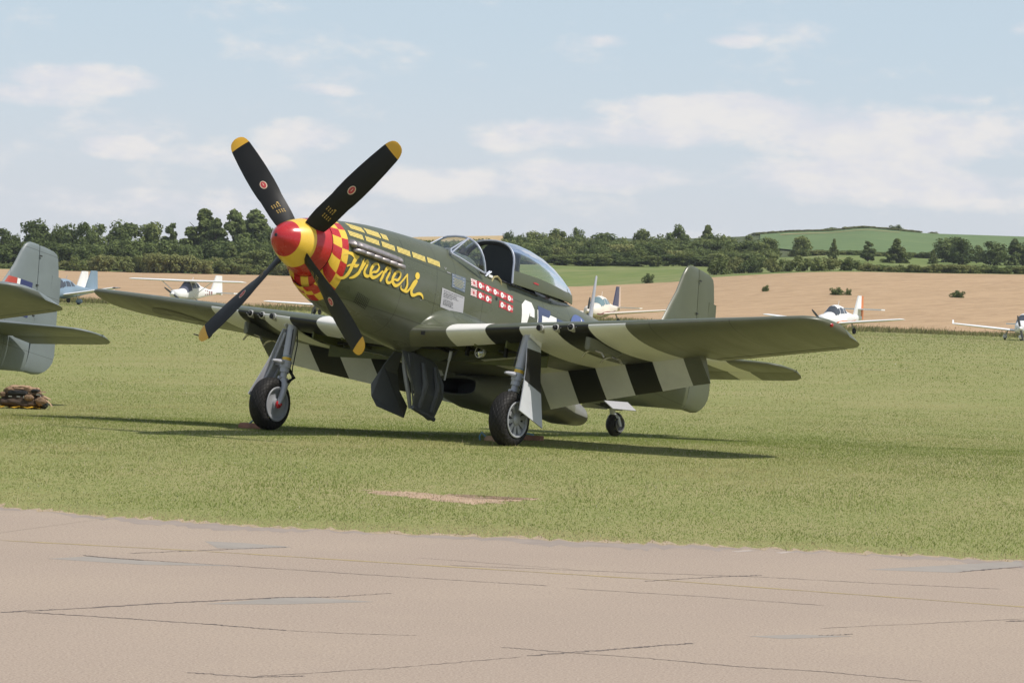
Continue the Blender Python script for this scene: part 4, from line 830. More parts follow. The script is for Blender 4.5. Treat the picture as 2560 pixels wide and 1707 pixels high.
def wheel(root, name, c, r, w, spokes, face=1):
    """tyre + rim as sub-parts of one wheel part (axis along y)"""
    b = FMB(); n = 40; prof = []
    for i in range(15):
        a = math.pi*i/14; prof.append((math.cos(a)*w/2*(1-.12*abs(math.sin(2*a))), r-.30*r*(1-math.sin(a)**.55)*1.0))
    V = []; Fc = []
    ring = [(yy, rr) for yy, rr in prof]
    sec = [[(c[0]+rr*math.sin(2*math.pi*k/n), c[1]+yy, c[2]+rr*math.cos(2*math.pi*k/n)) for k in range(n)] for yy, rr in ring]
    sec = [[(c[0]+r*.62*math.sin(2*math.pi*k/n), c[1]+w*.40, c[2]+r*.62*math.cos(2*math.pi*k/n)) for k in range(n)]]+sec+[[(c[0]+r*.62*math.sin(2*math.pi*k/n), c[1]-w*.40, c[2]+r*.62*math.cos(2*math.pi*k/n)) for k in range(n)]]
    b.loft(sec, True); T = b.build(name, 'tyre', root, 60)
    at_ = T.data.attributes.new('tread', 'FLOAT_VECTOR', 'POINT'); N_ = len(T.data.vertices); d = np.zeros((N_, 3), np.float32)
    for i in range(len(sec)):
        for k in range(n): kk = k if k < n else 0; d[i*n+k] = (kk/n*24, (i-1)/14*6, 0)
    # keep the tread value continuous across the seam by mirroring the count
    d[:, 0] = np.abs(((d[:, 0]+12) % 24)-12)
    at_.data.foreach_set('vector', d.reshape(-1))
    for s in (1, -1):
        b = FMB(); y0 = c[1]+s*w*.34; R0 = r*.64
        b.lathe((c[0], y0, c[2]), (0, s, 0), [(.0, R0*.80), (.03, R0), (.045, R0*1.02), (.05, R0*.98), (.045, R0*.90), (.02, R0*.86)], 36)
        if spokes:
            b.lathe((c[0], y0, c[2]), (0, s, 0), [(-.02, R0*.9), (-.02, .01)], 30, m=1)
            b.lathe((c[0], y0, c[2]), (0, s, 0), [(-.02, .075), (.035, .07), (.05, .05), (.055, .03), (.055, .0)], 20)
            for k in range(10):
                a = 2*math.pi*k/10; ca, sa = math.cos(a), math.sin(a)
                p0 = Vector((c[0]+.06*sa, y0+s*.025, c[2]+.06*ca)); p1 = Vector((c[0]+R0*.92*sa, y0+s*.03, c[2]+R0*.92*ca)); t = Vector((ca, 0, -sa))
                b.add([tuple(p0+t*.020), tuple(p1+t*.030), tuple(p1-t*.030), tuple(p0-t*.020), tuple(p0+t*.020-Vector((0, s*.03, 0))), tuple(p1+t*.030-Vector((0, s*.03, 0))), tuple(p1-t*.030-Vector((0, s*.03, 0))), tuple(p0-t*.020-Vector((0, s*.03, 0)))], [(0, 1, 2, 3), (0, 4, 5, 1), (3, 2, 6, 7)])
        else:
            b.lathe((c[0], y0, c[2]), (0, s, 0), [(.02, R0*.88), (.0, R0*.6), (.02, R0*.35), (.045, R0*.3), (.045, 0)], 24)
        b.build('wheel_rim', ['rim_grey' if spokes or r > .2 else 'rim_dark', 'black'], T, 40)
    return T

# ------------------------------------------------------------------ the fighter in the middle
FIGHTER = empty('fighter_plane', (0, 0, 0), 'olive drab propeller fighter with red and yellow checkered nose in the middle', 'fighter plane', None, (0, -PITCH, 0))
SCH = dict(fus='fuselage_paint', top='drab', und='under_grey', fin='drab', belly='under_grey', door='placard', stripes=True, flaps=True, well=True)
FUSE = build_airframe(FIGHTER, SCH)
def build_nose(root):
    # checkered cowl ring: two rows of squares, each square its own facet strip
    b = FMB(); xs = [.63, .645, .66, .70, .74, .78, .835, .89]; n = 120
    def ring(x):
        zt, zb, w, zc, nu, nl = fsec(x); o = []
        for k in range(n):
            a = 2*math.pi*k/n; s_, c_ = math.sin(a), math.cos(a)
            H, e = (zt-zc, nu) if c_ >= 0 else (zc-zb, nl)
            o.append((x, w*math.copysign(abs(s_)**(2/e), s_), zc+H*math.copysign(abs(c_)**(2/e), c_)))
        return o
    per = n//20
    def fm(i, k): return (k+3)//per % 2 if xs[i] >= .78 else 1-(k+3)//per % 2
    b.loft([ring(x) for x in xs], True, fm=fm); b.build('nose_cowl', ['red', 'yellow'], root, 50)
    # chin air intake below the spinner
    b = FMB(); q = []
    for x, z1, z2, w in ((.86, -.37, -.43, .15), (.69, -.365, -.450, .19), (.655, -.362, -.462, .20), (.640, -.36, -.470, .207), (.650, -.352, -.484, .217), (.72, -.335, -.502, .235)):
        q.append([(x, w*math.copysign(abs(math.cos(a))**.75, math.cos(a)), (z1+z2)/2-.02*math.cos(a)**2*0+(z1-z2)/2*math.sin(a)+.09*(math.cos(a)*w/.22)**2*1.1) for a in (2*math.pi*i/28 for i in range(28))])
    b.loft(q, True, (True, False), fm=lambda i, k: 2 if i < 2 else (0 if (k//3) % 2 else 1)); b.M[-1] = 2; b.build('chin_intake', ['red', 'yellow', 'black'], root, 50)
    # spinner: red point, yellow band, red back
    pr = [(0.002, .006), (.006, .030), (.02, .062), (.05, .104), (.09, .143), (.14, .178), (.195, .206), (.2, .2085), (.26, .237), (.33, .264), (.395, .287), (.40, .2885), (.47, .310), (.54, .329), (.60, .343), (.622, .347), (.624, .30)]
    b = FMB(); b.lathe((0, 0, 0), (1, 0, 0), [(x, r, 0 if x < .198 else (1 if x < .398 else 0)) for x, r in pr], 64, cap=True); SP = b.build('spinner', ['red', 'yellow'], root, 60)
    b = FMB(); b.lathe((-.001, 0, 0), (1, 0, 0), [(0, 0), (.001, .018), (.008, .024)], 16); b.build('spinner_hole', 'dark_steel', SP)
    # four propeller blades
    for k in range(4):
        a = -.76+k*math.pi/2; er = Vector((0, math.sin(a), math.cos(a))); tm = Vector((0, -math.cos(a), math.sin(a))); fwd = Vector((-1, 0, 0)); H = Vector((.416, 0, 0))
        st = [(.24, .225, .055), (.34, .262, .045), (.46, .278, .04), (.60, .270, .034), (.72, .268, .030), (.80, .282, .027), (.95, .292, .022), (1.15, .288, .017), (1.35, .272, .013), (1.52, .250, .010), (1.57, .240, .0095), (1.62, .218, .009), (1.66, .18, .008), (1.685, .13, .007), (1.70, .06, .005)]
        b = FMB(); sec = []
        for r, c, t in st:
            beta = math.atan(3.3/(2*math.pi*max(r, .42))); ch = tm*math.cos(beta)+fwd*math.sin(beta); no = fwd*math.cos(beta)-tm*math.sin(beta)
            row = []
            for f, h, g in ((.5, 0, 0), (.42, .35, -.15), (.2, .85, -.25), (-.05, 1, -.25), (-.3, .6, -.2), (-.5, .02, 0)): row.append(tuple(H+er*r+ch*(c*f)+no*(t*h)))
            for f, h, g in ((-.3, .6, -.28), (-.05, 1, -.35), (.2, .85, -.35), (.42, .35, -.2)): row.append(tuple(H+er*r+ch*(c*f)+no*(t*g)))
            sec.append(row)
        b.loft(sec, True, (True, True), fm=lambda i, kk: 1 if st[i][0] >= 1.57 else 0); b.M[-1] = 1
        B = b.build('propeller_blade', ['blade_black', 'tip_yellow'], root, 50)
        def onblade(r, u, lift=.004):
            beta = math.atan(3.3/(2*math.pi*max(r, .42))); c = float(np.interp(r, [q[0] for q in st], [q[1] for q in st])); t = float(np.interp(r, [q[0] for q in st], [q[2] for q in st]))
            ch = tm*math.cos(beta)+fwd*math.sin(beta); no = fwd*math.cos(beta)-tm*math.sin(beta)
            h = float(np.interp(u/c, [-.5, -.3, -.05, .2, .42, .5], [.02, .6, 1, .85, .35, 0])); return tuple(H+er*r+ch*u+no*(t*h+lift))
        b = FMB(); N_ = 20
        for ra, rb, m_, lf in ((.050, .060, 0, .004), (.036, .050, 1, .006)):
            V = [onblade(.92, .0, lf)]+[onblade(.92+rb*math.cos(q), ra*.82*math.sin(q), lf) for q in (2*math.pi*i/N_ for i in range(N_))]; b.add(V, [(0, i+1, (i+1) % N_+1) for i in range(N_)], m_)
        b.add([onblade(.905, -.004, .008), onblade(.945, -.004, .008), onblade(.945, .004, .008), onblade(.905, .004, .008)], [(0, 1, 2, 3)], 0); b.build('blade_emblem', ['emblem_ring', 'emblem_red'], B, None)
        b = FMB(); rg = random.Random(3)
        for r in (.455, .485, .545, .575, .60):
            for j in range(4 if r != .60 else 2):
                u = -.060+j*.030+(.02 if r > .53 else 0); 
                if r == .60: u = -.04+j*.012
                b.add([onblade(r, u), onblade(r+.022, u), onblade(r+.022, u+.011), onblade(r, u+.011)], [(0, 1, 2, 3)])
        b.build('blade_stencil', 'stencil', B, None)['kind'] = 'stuff'
build_nose(FIGHTER)

# decals laid on the port skin -------------------------------------------------------------
def skin_pt(x, z, lift=.003): 
    return (x, fy(x, z)+lift, z)
def decal(b, poly_, m=0, lift=.003, cuts=0):
    """fill an outline given in (x, z) and lay it on the port side of the fuselage"""
    bm = bmesh.new(); vs = [bm.verts.new((x, 0, z)) for x, z in poly_]; f = bm.faces.new(vs)
    bmesh.ops.triangulate(bm, faces=[f], ngon_method='EAR_CLIP')
    for _ in range(cuts): bmesh.ops.subdivide_edges(bm, edges=bm.edges[:], cuts=1, use_grid_fill=True)
    bmesh.ops.triangulate(bm, faces=bm.faces[:]); bm.verts.index_update()
    b.add([skin_pt(v.co.x, v.co.z, lift) for v in bm.verts], [tuple(v.index for v in q.verts) for q in bm.faces], m); bm.free()
def decal_rect(b, x0, x1, z0, z1, m=0, lift=.003, cuts=1, slant=0.0):
    n = 2**cuts; V = []; 
    for j in range(n+1):
        for i in range(n+1):
            z = z0+(z1-z0)*j/n; V.append(skin_pt(x0+(x1-x0)*i/n+slant*(z-z0), z, lift))
    b.add(V, [(j*(n+1)+i, j*(n+1)+i+1, (j+1)*(n+1)+i+1, (j+1)*(n+1)+i) for j in range(n) for i in range(n)], m)
def stroke(b, pts, lift, wk=1.0):
    """brush stroke of varying width, smoothed through its points"""
    Q = []
    n = len(pts)
    for i in range(n-1):
        p0, p1, p2, p3 = pts[max(i-1, 0)], pts[i], pts[i+1], pts[min(i+2, n-1)]
        for k in range(6):
            t = k/6; Q.append([.5*((2*p1[j])+(-p0[j]+p2[j])*t+(2*p0[j]-5*p1[j]+4*p2[j]-p3[j])*t*t+(-p0[j]+3*p1[j]-3*p2[j]+p3[j])*t**3) for j in range(3)])
    Q.append(list(pts[-1])); V = []
    for i, q in enumerate(Q):
        a, c = Q[max(i-1, 0)], Q[min(i+1, len(Q)-1)]; dx, dz = c[0]-a[0], c[1]-a[1]; l = math.hypot(dx, dz) or 1; w = q[2]/2*wk
        V += [skin_pt(q[0]-dz/l*w, q[1]+dx/l*w, lift), skin_pt(q[0]+dz/l*w, q[1]-dx/l*w, lift)]
    b.add(V, [(2*i, 2*i+1, 2*i+3, 2*i+2) for i in range(len(Q)-1)])
    for q in (Q[0], Q[-1]):
        r = q[2]/2*wk; b.add([skin_pt(q[0], q[1], lift+.0004)]+[skin_pt(q[0]+r*math.cos(a), q[1]+r*math.sin(a), lift+.0004) for a in (2*math.pi*i/10 for i in range(10))], [(0, i+1, (i+1) % 10+1) for i in range(10)])
NAME = [[(0.847,-0.108,0.0149),(0.825,-0.111,0.0169),(0.8,-0.097,0.0169),(0.787,-0.076,0.0199),(0.798,-0.04,0.0249),(0.834,-0.014,0.0299),(0.894,0.003,0.0348),(0.952,0.004,0.0473),(0.99,-0.007,0.0548),(1.028,-0.015,0.0548)],[(1.066,-0.003,0.0299),(1.029,-0.024,0.0597),(1.008,-0.058,0.0597),(0.991,-0.101,0.0572),(0.977,-0.148,0.0548),(0.963,-0.2,0.0548),(0.941,-0.249,0.0523),(0.91,-0.285,0.0423),(0.867,-0.3,0.0324),(0.828,-0.297,0.0249),(0.804,-0.286,0.0174)],[(0.904,-0.15,0.0224),(0.936,-0.131,0.0249),(0.994,-0.112,0.0249),(1.05,-0.107,0.0299),(1.084,-0.096,0.0199)],[(1.016,-0.134,0.0149),(1.055,-0.12,0.0299),(1.078,-0.1,0.0199)],[(0.997,-0.27,0.0199),(1.048,-0.246,0.0398),(1.089,-0.212,0.0473),(1.118,-0.174,0.0473),(1.134,-0.126,0.0448),(1.147,-0.08,0.0398),(1.158,-0.033,0.0299),(1.168,-0.006,0.0149)],[(1.151,-0.132,0.0249),(1.176,-0.078,0.0299),(1.203,-0.032,0.0373),(1.23,-0.016,0.0373),(1.242,-0.038,0.0348),(1.226,-0.081,0.0348),(1.208,-0.124,0.0373),(1.208,-0.158,0.0398),(1.232,-0.182,0.0423),(1.272,-0.187,0.0398),(1.318,-0.167,0.0299)],[(1.311,-0.169,0.0274),(1.356,-0.119,0.0249),(1.413,-0.101,0.0348),(1.449,-0.059,0.0324),(1.449,-0.024,0.0299),(1.414,-0.008,0.0299),(1.363,-0.025,0.0398),(1.321,-0.078,0.0473),(1.313,-0.129,0.0473),(1.332,-0.164,0.0473),(1.376,-0.178,0.0448),(1.43,-0.156,0.0373),(1.48,-0.115,0.0299),(1.523,-0.071,0.0249)],[(1.519,-0.178,0.0423),(1.539,-0.131,0.0448),(1.556,-0.078,0.0398),(1.584,-0.028,0.0348),(1.614,0.006,0.0199)],[(1.578,-0.068,0.0249),(1.608,-0.027,0.0299),(1.652,-0.007,0.0373),(1.671,-0.023,0.0373),(1.657,-0.065,0.0373),(1.636,-0.109,0.0373),(1.623,-0.147,0.0398),(1.649,-0.175,0.0398),(1.694,-0.168,0.0348),(1.731,-0.132,0.0249)],[(1.722,-0.154,0.0274),(1.767,-0.114,0.0249),(1.83,-0.107,0.0348),(1.866,-0.057,0.0348),(1.865,-0.018,0.0324),(1.83,-0.004,0.0299),(1.778,-0.028,0.0398),(1.741,-0.08,0.0448),(1.73,-0.127,0.0473),(1.756,-0.161,0.0473),(1.81,-0.178,0.0423),(1.867,-0.151,0.0348),(1.911,-0.106,0.0274),(1.968,-0.039,0.0274),(1.998,-0.002,0.0249)],[(2.002,-0.001,0.0249),(2.005,-0.036,0.0274),(2.014,-0.073,0.0324),(2.025,-0.115,0.0373),(2.017,-0.162,0.0423),(1.988,-0.198,0.0373),(1.938,-0.197,0.0274),(1.912,-0.178,0.0199),(1.913,-0.155,0.0149)],[(1.973,-0.201,0.0299),(2.038,-0.199,0.0348),(2.082,-0.157,0.0299),(2.117,-0.105,0.0373),(2.148,-0.063,0.0423),(2.184,-0.035,0.0423)],[(2.197,-0.037,0.0373),(2.17,-0.083,0.0398),(2.134,-0.136,0.0448),(2.122,-0.178,0.0473),(2.15,-0.212,0.0473),(2.198,-0.206,0.0398),(2.248,-0.18,0.0373),(2.303,-0.168,0.0373),(2.349,-0.182,0.0299),(2.372,-0.212,0.0149)]]
DOT = [(2.254,0.041),(2.253,0.024),(2.246,0.008),(2.233,-0.005),(2.217,-0.012),(2.199,-0.012),(2.183,-0.006),(2.171,0.005),(2.165,0.02),(2.166,0.037),(2.174,0.054),(2.188,0.066),(2.205,0.073),(2.222,0.074),(2.238,0.068),(2.249,0.056)]

def build_markings(root):
    b = FMB()
    for i, s in enumerate(NAME): stroke(b, s, .0042+.0007*i, .92)
    decal(b, DOT, 0, .005); b.build('name_lettering', 'name_yellow', root, None)
    # mission marks: blocks of little upright bars in two rows
    for x0, x1, nb, z0, z1 in ((1.035, 1.27, 10, .325, .39), (1.31, 1.555, 10, .328, .398), (1.585, 1.70, 5, .335, .40),
                               (.945, 1.19, 10, .222, .283), (1.235, 1.478, 10, .224, .285), (1.53, 1.778, 10, .228, .292), (1.828, 2.085, 10, .232, .300), (2.13, 2.392, 10, .238, .305), (2.435, 2.695, 10, .245, .312)):
        b = FMB(); w = (x1-x0)/nb
        for k in range(nb):
            xa = x0+k*w; xc = xa+w*.60
            decal_rect(b, xa, xc, z0, z1, 0, .004, 1)
        b.build('mission_mark', 'mark_yellow', root, None)
    # victory flags
    for i, (x, z) in enumerate([(3.550, .213), (3.713, .208), (3.876, .204), (4.037, .199), (4.197, .195), (3.547, .086), (3.710, .082), (4.037, .076), (4.201, .072)]):
        b = FMB(); decal_rect(b, x-.062, x+.088, z-.042, z+.046, 0, .0035, 2)
        for dz in (.006, -.009): decal_rect(b, x+.03, x+.088, z+dz, z+dz+.005, 1, .0045, 1)
        b.build('victory_flag', ['flag_red', 'white'], root, None)
        b = FMB(); decal(b, [(x+.034*math.cos(a), z+.034*math.sin(a)) for a in (2*math.pi*k/18 for k in range(18))], 0, .0052)
        for a in (.785, -.785):
            c_, s_ = math.cos(a), math.sin(a); l, w = .015, .0025
            decal(b, [(x+c_*l-s_*w, z+s_*l+c_*w), (x-c_*l-s_*w, z-s_*l+c_*w), (x-c_*l+s_*w, z-s_*l-c_*w), (x+c_*l+s_*w, z+s_*l-c_*w)], 1, .0062)
        b.build('flag_disc', ['white', 'print_dark'], bpy.data.objects['victory_flag' if i == 0 else 'victory_flag.%03d' % i], None)
    for x, z in ((3.412, .213), (3.404, .090)):
        b = FMB(); decal_rect(b, x-.065, x+.065, z-.043, z+.045, 0, .0035, 2)
        for k in range(16):
            a = 2*math.pi*k/16; e = .065; w = .075
            r1 = min(.064/max(1e-6, abs(math.cos(a-w))), .043/max(1e-6, abs(math.sin(a-w)))); r2 = min(.064/max(1e-6, abs(math.cos(a+w))), .043/max(1e-6, abs(math.sin(a+w))))
            decal(b, [(x, z), (x+r1*math.cos(a-w), z+r1*math.sin(a-w)), (x+r2*math.cos(a+w), z+r2*math.sin(a+w))], 1, .0047)
        decal(b, [(x+.017*math.cos(a), z+.017*math.sin(a)) for a in (2*math.pi*k/12 for k in range(12))], 1, .0056)
        b.build('rising_sun_flag', ['white', 'flag_red'], root, None)
    # data plates
    rg = random.Random(5); b = FMB()
    decal(b, [(2.731, .004), (3.215, -.006), (3.234, -.236), (2.75, -.229)], 0, .004, 3)
    for r, (z, xa, xb) in enumerate(((-.022, 2.77, 3.18), (-.045, 2.775, 3.05), (-.062, 2.775, 3.06), (-.080, 2.775, 3.10), (-.098, 2.78, 2.96), (-.126, 2.79, 2.99), (-.142, 2.79, 3.0), (-.158, 2.79, 3.0), (-.173, 2.79, 2.98), (-.187, 2.79, 3.01))):
        x = xa
        while x < xb:
            l = rg.uniform(.012, .045); decal_rect(b, x, min(x+l, xb), z-.0045, z+.0045, 1, .0055, 0); x += l+rg.uniform(.004, .012)
    b.build('data_placard', ['placard', 'print_dark'], root, None)
    b = FMB(); decal(b, [(2.931, .227), (3.236, .235), (3.21, .049), (2.925, .057)], 0, .004, 3)
    for r in range(9):
        z = .212-r*.018
        if 1 < r < 8 or r == 0:
            w = .05+.055*math.sin(min(r, 8)/8*3.1); x = 3.07-w
            while x < 3.07+w: l = rg.uniform(.01, .03); decal_rect(b, x, x+l, z-.004, z+.004, 1, .0055, 0); x += l+.007
        if r % 2 == 0:
            for xx in (2.945, 3.165): decal_rect(b, xx, xx+.035, z-.004, z+.003, 2, .0055, 0)
    b.build('technical_placard', ['placard_blue', 'print_yellow', 'placard'], root, None)
    # code letters and national marking (their lower halves are behind the wing from the front)
    b = FMB(); decal(b, [(4.51, -.10), (4.49, .182), (4.583, .257), (4.737, .254), (4.797, .175), (4.798, .073), (4.69, .074), (4.687, .12), (4.657, .15), (4.623, .152), (4.594, .126), (4.608, -.10)], 0, .004, 2)
    decal(b, [(4.50, -.10), (4.608, -.10), (4.63, -.17), (4.68, -.17), (4.69, -.10), (4.80, -.10), (4.80, -.18), (4.74, -.27), (4.58, -.27), (4.50, -.19)], 0, .0046, 2); b.build('code_letter', 'white', root, None)
    b = FMB(); decal(b, [(4.893, .25), (5.208, .247), (5.208, -.22), (4.893, -.22)], 0, .0035, 3); decal(b, [(5.19, .185), (5.83, .185), (5.83, -.22), (5.19, -.22)], 0, .0038, 3)
    decal(b, [(4.872, .196), (4.889, .194), (4.889, -.22), (4.872, -.22)], 1, .0044, 2)
    decal(b, [(4.981, .141), (5.188, .145), (5.193, .188), (5.352, .187), (5.346, .136), (5.23, .135), (5.23, -.05), (4.981, -.05)], 1, .0062, 2); b.build('insignia_bar', ['insignia_blue', 'white'], root, None)
    b = FMB(); decal(b, [(6.0+.31*math.cos(a), .07+.29*math.sin(a)) for a in (2*math.pi*k/40 for k in range(40))], 0, .007, 2)
    decal(b, [(6.06+(.27 if k % 2 == 0 else .105)*math.cos(math.pi/2+k*math.pi/5), .07+(.265 if k % 2 == 0 else .10)*math.sin(math.pi/2+k*math.pi/5)) for k in range(10)], 1, .0095, 2); b.build('star_insignia', ['roundel_blue', 'white'], root, None)
    # perforated panel low on the nose
    b = FMB()
    for r in range(6):
        for c in range(8):
            x, z = 1.225+c*.031+r*.004, -.395-r*.021-c*.005
            decal(b, [(x+.0095*math.cos(a), z+.0075*math.sin(a)) for a in (2*math.pi*k/8 for k in range(8))], 0, .003)
    b.build('louvre_panel', 'black', root, None)
    b = FMB(); decal(b, [(3.912+.022*math.cos(a), .127+.024*math.sin(a)) for a in (2*math.pi*k/14 for k in range(14))], 0, .003); b.build('step_hole', 'black', root, None)
    b = FMB()
    for x, z in ((2.79, .262), (2.80, .247), (2.82, .262), (2.35, -.235)): decal(b, [(x+.007*math.cos(a), z+.007*math.sin(a)) for a in (2*math.pi*k/8 for k in range(8))], 0, .004)
    for x in (2.83, 2.85, 2.87, 2.89): decal_rect(b, x, x+.012, .212, .224, 0, .004, 0)
    b.build('stencil_mark', 'placard', root, None)
build_markings(FIGHTER)

def build_exhaust(root):
    for s in (1, -1):
        b = FMB(); sec = []; x0, x1 = .895, 1.865; n = 16
        for i in range(29):
            t = i/28; x = x0+(x1-x0)*t; e = math.sin(math.acos(max(-1, min(1, 1-2*min(t, 1-t)*8)))) if min(t, 1-t) < .125 else 1
            zc = .118; h = .060*max(.05, e); bulge = .088*max(.05, e)
            if t > .12: h *= 1-.12*t
            row = []
            for k in range(n):
                a = math.pi*(k/(n-1))-math.pi/2; z = zc+h*math.sin(a)*(1 if math.sin(a) > 0 else .62); row.append((x, s*(fy(x, z)-.01+bulge*max(0, math.cos(a))**.7), z))
            sec.append(row)
        b.loft(sec, False); b.build('exhaust_shroud', 'exhaust_steel', root, 80)
        for k in range(6):
            x = 1.035+k*.149; z = .060; y = fy(x, z)
            b = FMB(); sec = []
            for dx, dy, w, h in ((-.07, .010, .016, .022), (-.03, .036, .024, .028), (.02, .052, .026, .030), (.065, .060, .025, .029), (.088, .060, .022, .026)):
                sec.append([(x+dx, s*(y+dy+w*math.cos(a)), z-.004+h*math.sin(a)) for a in (2*math.pi*i/12 for i in range(12))])
            b.loft(sec, True, (True, False)); b.build('exhaust_stack', 'exhaust_steel', root, 60)
build_exhaust(FIGHTER)

def build_cockpit(root):
    # dark tub inside the opening
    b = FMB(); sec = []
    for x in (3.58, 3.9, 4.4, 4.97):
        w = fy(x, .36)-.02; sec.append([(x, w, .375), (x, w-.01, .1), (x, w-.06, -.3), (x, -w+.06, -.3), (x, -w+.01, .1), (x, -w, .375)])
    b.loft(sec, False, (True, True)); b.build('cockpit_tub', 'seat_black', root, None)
    b = FMB()
    for s in (1, -1):
        pts = [(x, s*(fy(x, .385)), .386) for x in (3.6, 3.9, 4.2, 4.5, 4.95)]
        b.tube(pts, .014, 6)
    b.build('cockpit_sill', 'dark_steel', root)
    b = FMB(); b.plate([(3.62, -.33, .38), (3.62, -.28, .49), (3.62, -.14, .55), (3.62, .14, .55), (3.62, .28, .49), (3.62, .33, .38), (3.62, .3, -.1), (3.62, -.3, -.1)], (.03, 0, 0))
    for y, z in ((-.17, .42), (0, .42), (.17, .42), (-.09, .28), (.09, .28)): b.lathe((3.636, y, z), (1, 0, 0), [(0, .055), (.012, .055), (.014, .045)], 14, cap=True)
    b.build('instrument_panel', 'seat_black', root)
    b = FMB(); b.box((3.66, .0, .60), (.10, .09, .08)); b.plate([(3.63, -.05, .64), (3.63, .05, .64), (3.69, .05, .71), (3.69, -.05, .71)], (.008, 0, 0)); b.build('gunsight', 'dark_steel', root)
    # seat: pan, back, armour headrest
    S = FMB(); S.box((4.28, 0, .06), (.42, .42, .06)); S.plate([(4.50, -.22, .06), (4.50, .22, .06), (4.56, .22, .52), (4.56, -.22, .52)], (.05, 0, 0)); ST = S.build('seat', 'seat_black', root)
    b = FMB(); o = []
    for k in range(20):
        a = 2*math.pi*k/20; o.append((4.48, 0.305*math.copysign(abs(math.cos(a))**.5, math.cos(a)), .63+.315*math.copysign(abs(math.sin(a))**.5, math.sin(a))))
    b.plate(o, (.03, 0, 0)); b.build('headrest', 'seat_black', ST, 30)
    b = FMB()
    for s in (1, -1): b.tube([(4.62, s*.17, .80), (4.66, s*.19, .6), (4.72, s*.22, .38)], .014, 6)
    b.build('roll_frame', 'dark_steel', root)
    b = FMB(); b.tube([(3.82, .36, .28), (3.88, .36, .39), (3.96, .355, .415), (4.04, .36, .38), (4.08, .36, .30)], .016, 6, 1); b.box((3.80, .36, .385), (.08, .03, .03), 0); b.tube([(3.70, .36, .36), (3.80, .37, .44)], .012, 6, 2); b.tube([(3.72, .32, .36), (3.82, .33, .45)], .012, 6, 2); b.build('throttle_quadrant', ['white', 'leather', 'frame_grey'], root)
    # perforated deck behind the pilot
    b = FMB(); o = [(4.62+.06*k, -.34+.02*k, .52+.055*math.sin(k/9*3.14)) for k in range(10)]
    b.plate([(4.75, .30, .44), (4.80, .31, .52), (4.95, .31, .60), (5.15, .30, .60), (5.35, .29, .52), (5.45, .28, .44)], (0, .02, 0))
    for k in range(6): b.lathe((4.87+.09*k, .318, .535-.004*k), (0, 1, 0), [(0, .024), (.004, .024), (.005, .0)], 10, 1)
    b.build('rear_deck_frame', ['black', 'placard'], root)
    # windscreen
    fr = MB(A); g = MB(A)
    base_f = (3.10, .235, .565); top_f = (3.66, .205, .86); base_s = (3.02, .315, .475); bow = []
    for k in range(17):
        a = math.pi*k/16; y = .425*math.copysign(abs(math.cos(a))**.75, math.cos(a)); z = .375+.43*abs(math.sin(a))**.8; bow.append((3.60-.14*(z-.375)/.43, y, z))
    fr.tube(bow, .015, 8)
    for s in (1, -1):
        bf = (3.085, s*.225, .56); tf = (3.455, s*.20, .782); sd = (3.58, s*.425, .375)
        fr.tube([bf, tf], .010, 6); fr.tube([(3.0, s*.30, .49), (3.15, s*.345, .46), (3.36, s*.39, .415), sd], .013, 6); fr.tube([(3.0, s*.30, .49), bf], .010, 6)
        # side pane
        rows = []
        for i in range(8):
            t = i/7; lo = Vector((3.0, s*.30, .49)).lerp(Vector(sd), t); up = Vector((3.085, s*.225, .56)).lerp(Vector(bow[4 if s > 0 else 12]), t)
            rows.append([tuple(lo.lerp(up, q/5)+Vector((0, s*.05*math.sin(math.pi*q/5)*t, 0))) for q in range(6)])
        g.loft(rows, False)
        # curved quarter between side pane and front pane top
        rows = []
        for i in range(5):
            t = i/4; lo = Vector(bf).lerp(Vector(bow[4 if s > 0 else 12]), t); up = Vector(bf).lerp(Vector(tf), t)
            rows.append([tuple(lo.lerp(up, q/3)) for q in range(4)])
        g.loft(rows, False)
    fr.tube([(3.085, -.225, .56), (3.085, .225, .56)], .010, 6); fr.tube([(3.0, .30, .49), (3.455, .20, .782)], .011, 6)
    WS = fr.build('windscreen_frame', 'frame_grey', root)
    g.add([(3.085, -.22, .562), (3.085, .22, .562), (3.455, .198, .783), (3.455, -.198, .783)], [(0, 1, 2, 3)]); g.build('windscreen_glass', 'windscreen_glass', WS, 60)
    # sliding bubble canopy, pushed half back and sitting slightly high at the rear
    prof = [(4.20, .925), (4.35, .952), (4.55, .970), (4.8, .965), (5.05, .938), (5.3, .885), (5.55, .812), (5.8, .715), (6.0, .625), (6.12, .572)]
    def wid(x): return float(np.interp(x, [4.2, 4.6, 5.0, 5.4, 5.8, 6.0, 6.12, 6.2], [.425, .42, .405, .36, .25, .16, .085, .02]))
    def zlow(x): return float(np.interp(x, [4.2, 4.8, 5.4, 5.8, 6.2], [.385, .415, .45, .488, .535]))
    def zglass(x): return float(np.interp(x, [4.2, 4.8, 5.1, 5.5, 5.8, 6.0, 6.12], [.548, .578, .58, .578, .60, .598, .568]))
    sec = []; sk = []
    for x, zt in prof:
        w, zg = wid(x), min(zglass(x), zt-.004); zl = zlow(x); row = []
        for k in range(21):
            a = math.pi*k/20; row.append((x, w*.985*math.copysign(abs(math.cos(a))**.80, math.cos(a)), zg+(zt-zg)*math.sin(a)**.72))
        sec.append(row)
    b = FMB(); b.loft(sec, False); CG = None
    for s in (1, -1):
        rows = []
        for x, zt in prof+[(6.19, .55)]:
            w, zl = wid(x), zlow(x); zg = min(zglass(x), zt)+.004; rows.append([(x, s*(w*.985), zg), (x, s*(w+.006), (zg+zl)/2), (x, s*(w+.004), zl), (x, s*(w-.015), zl-.004)])
        sk.append(rows)
    k = FMB(); [k.loft(r, False) for r in sk]; CF = k.build('canopy_skirt', 'drab', root, 60)
    b.build('canopy_glass', 'canopy_glass', CF, 80)
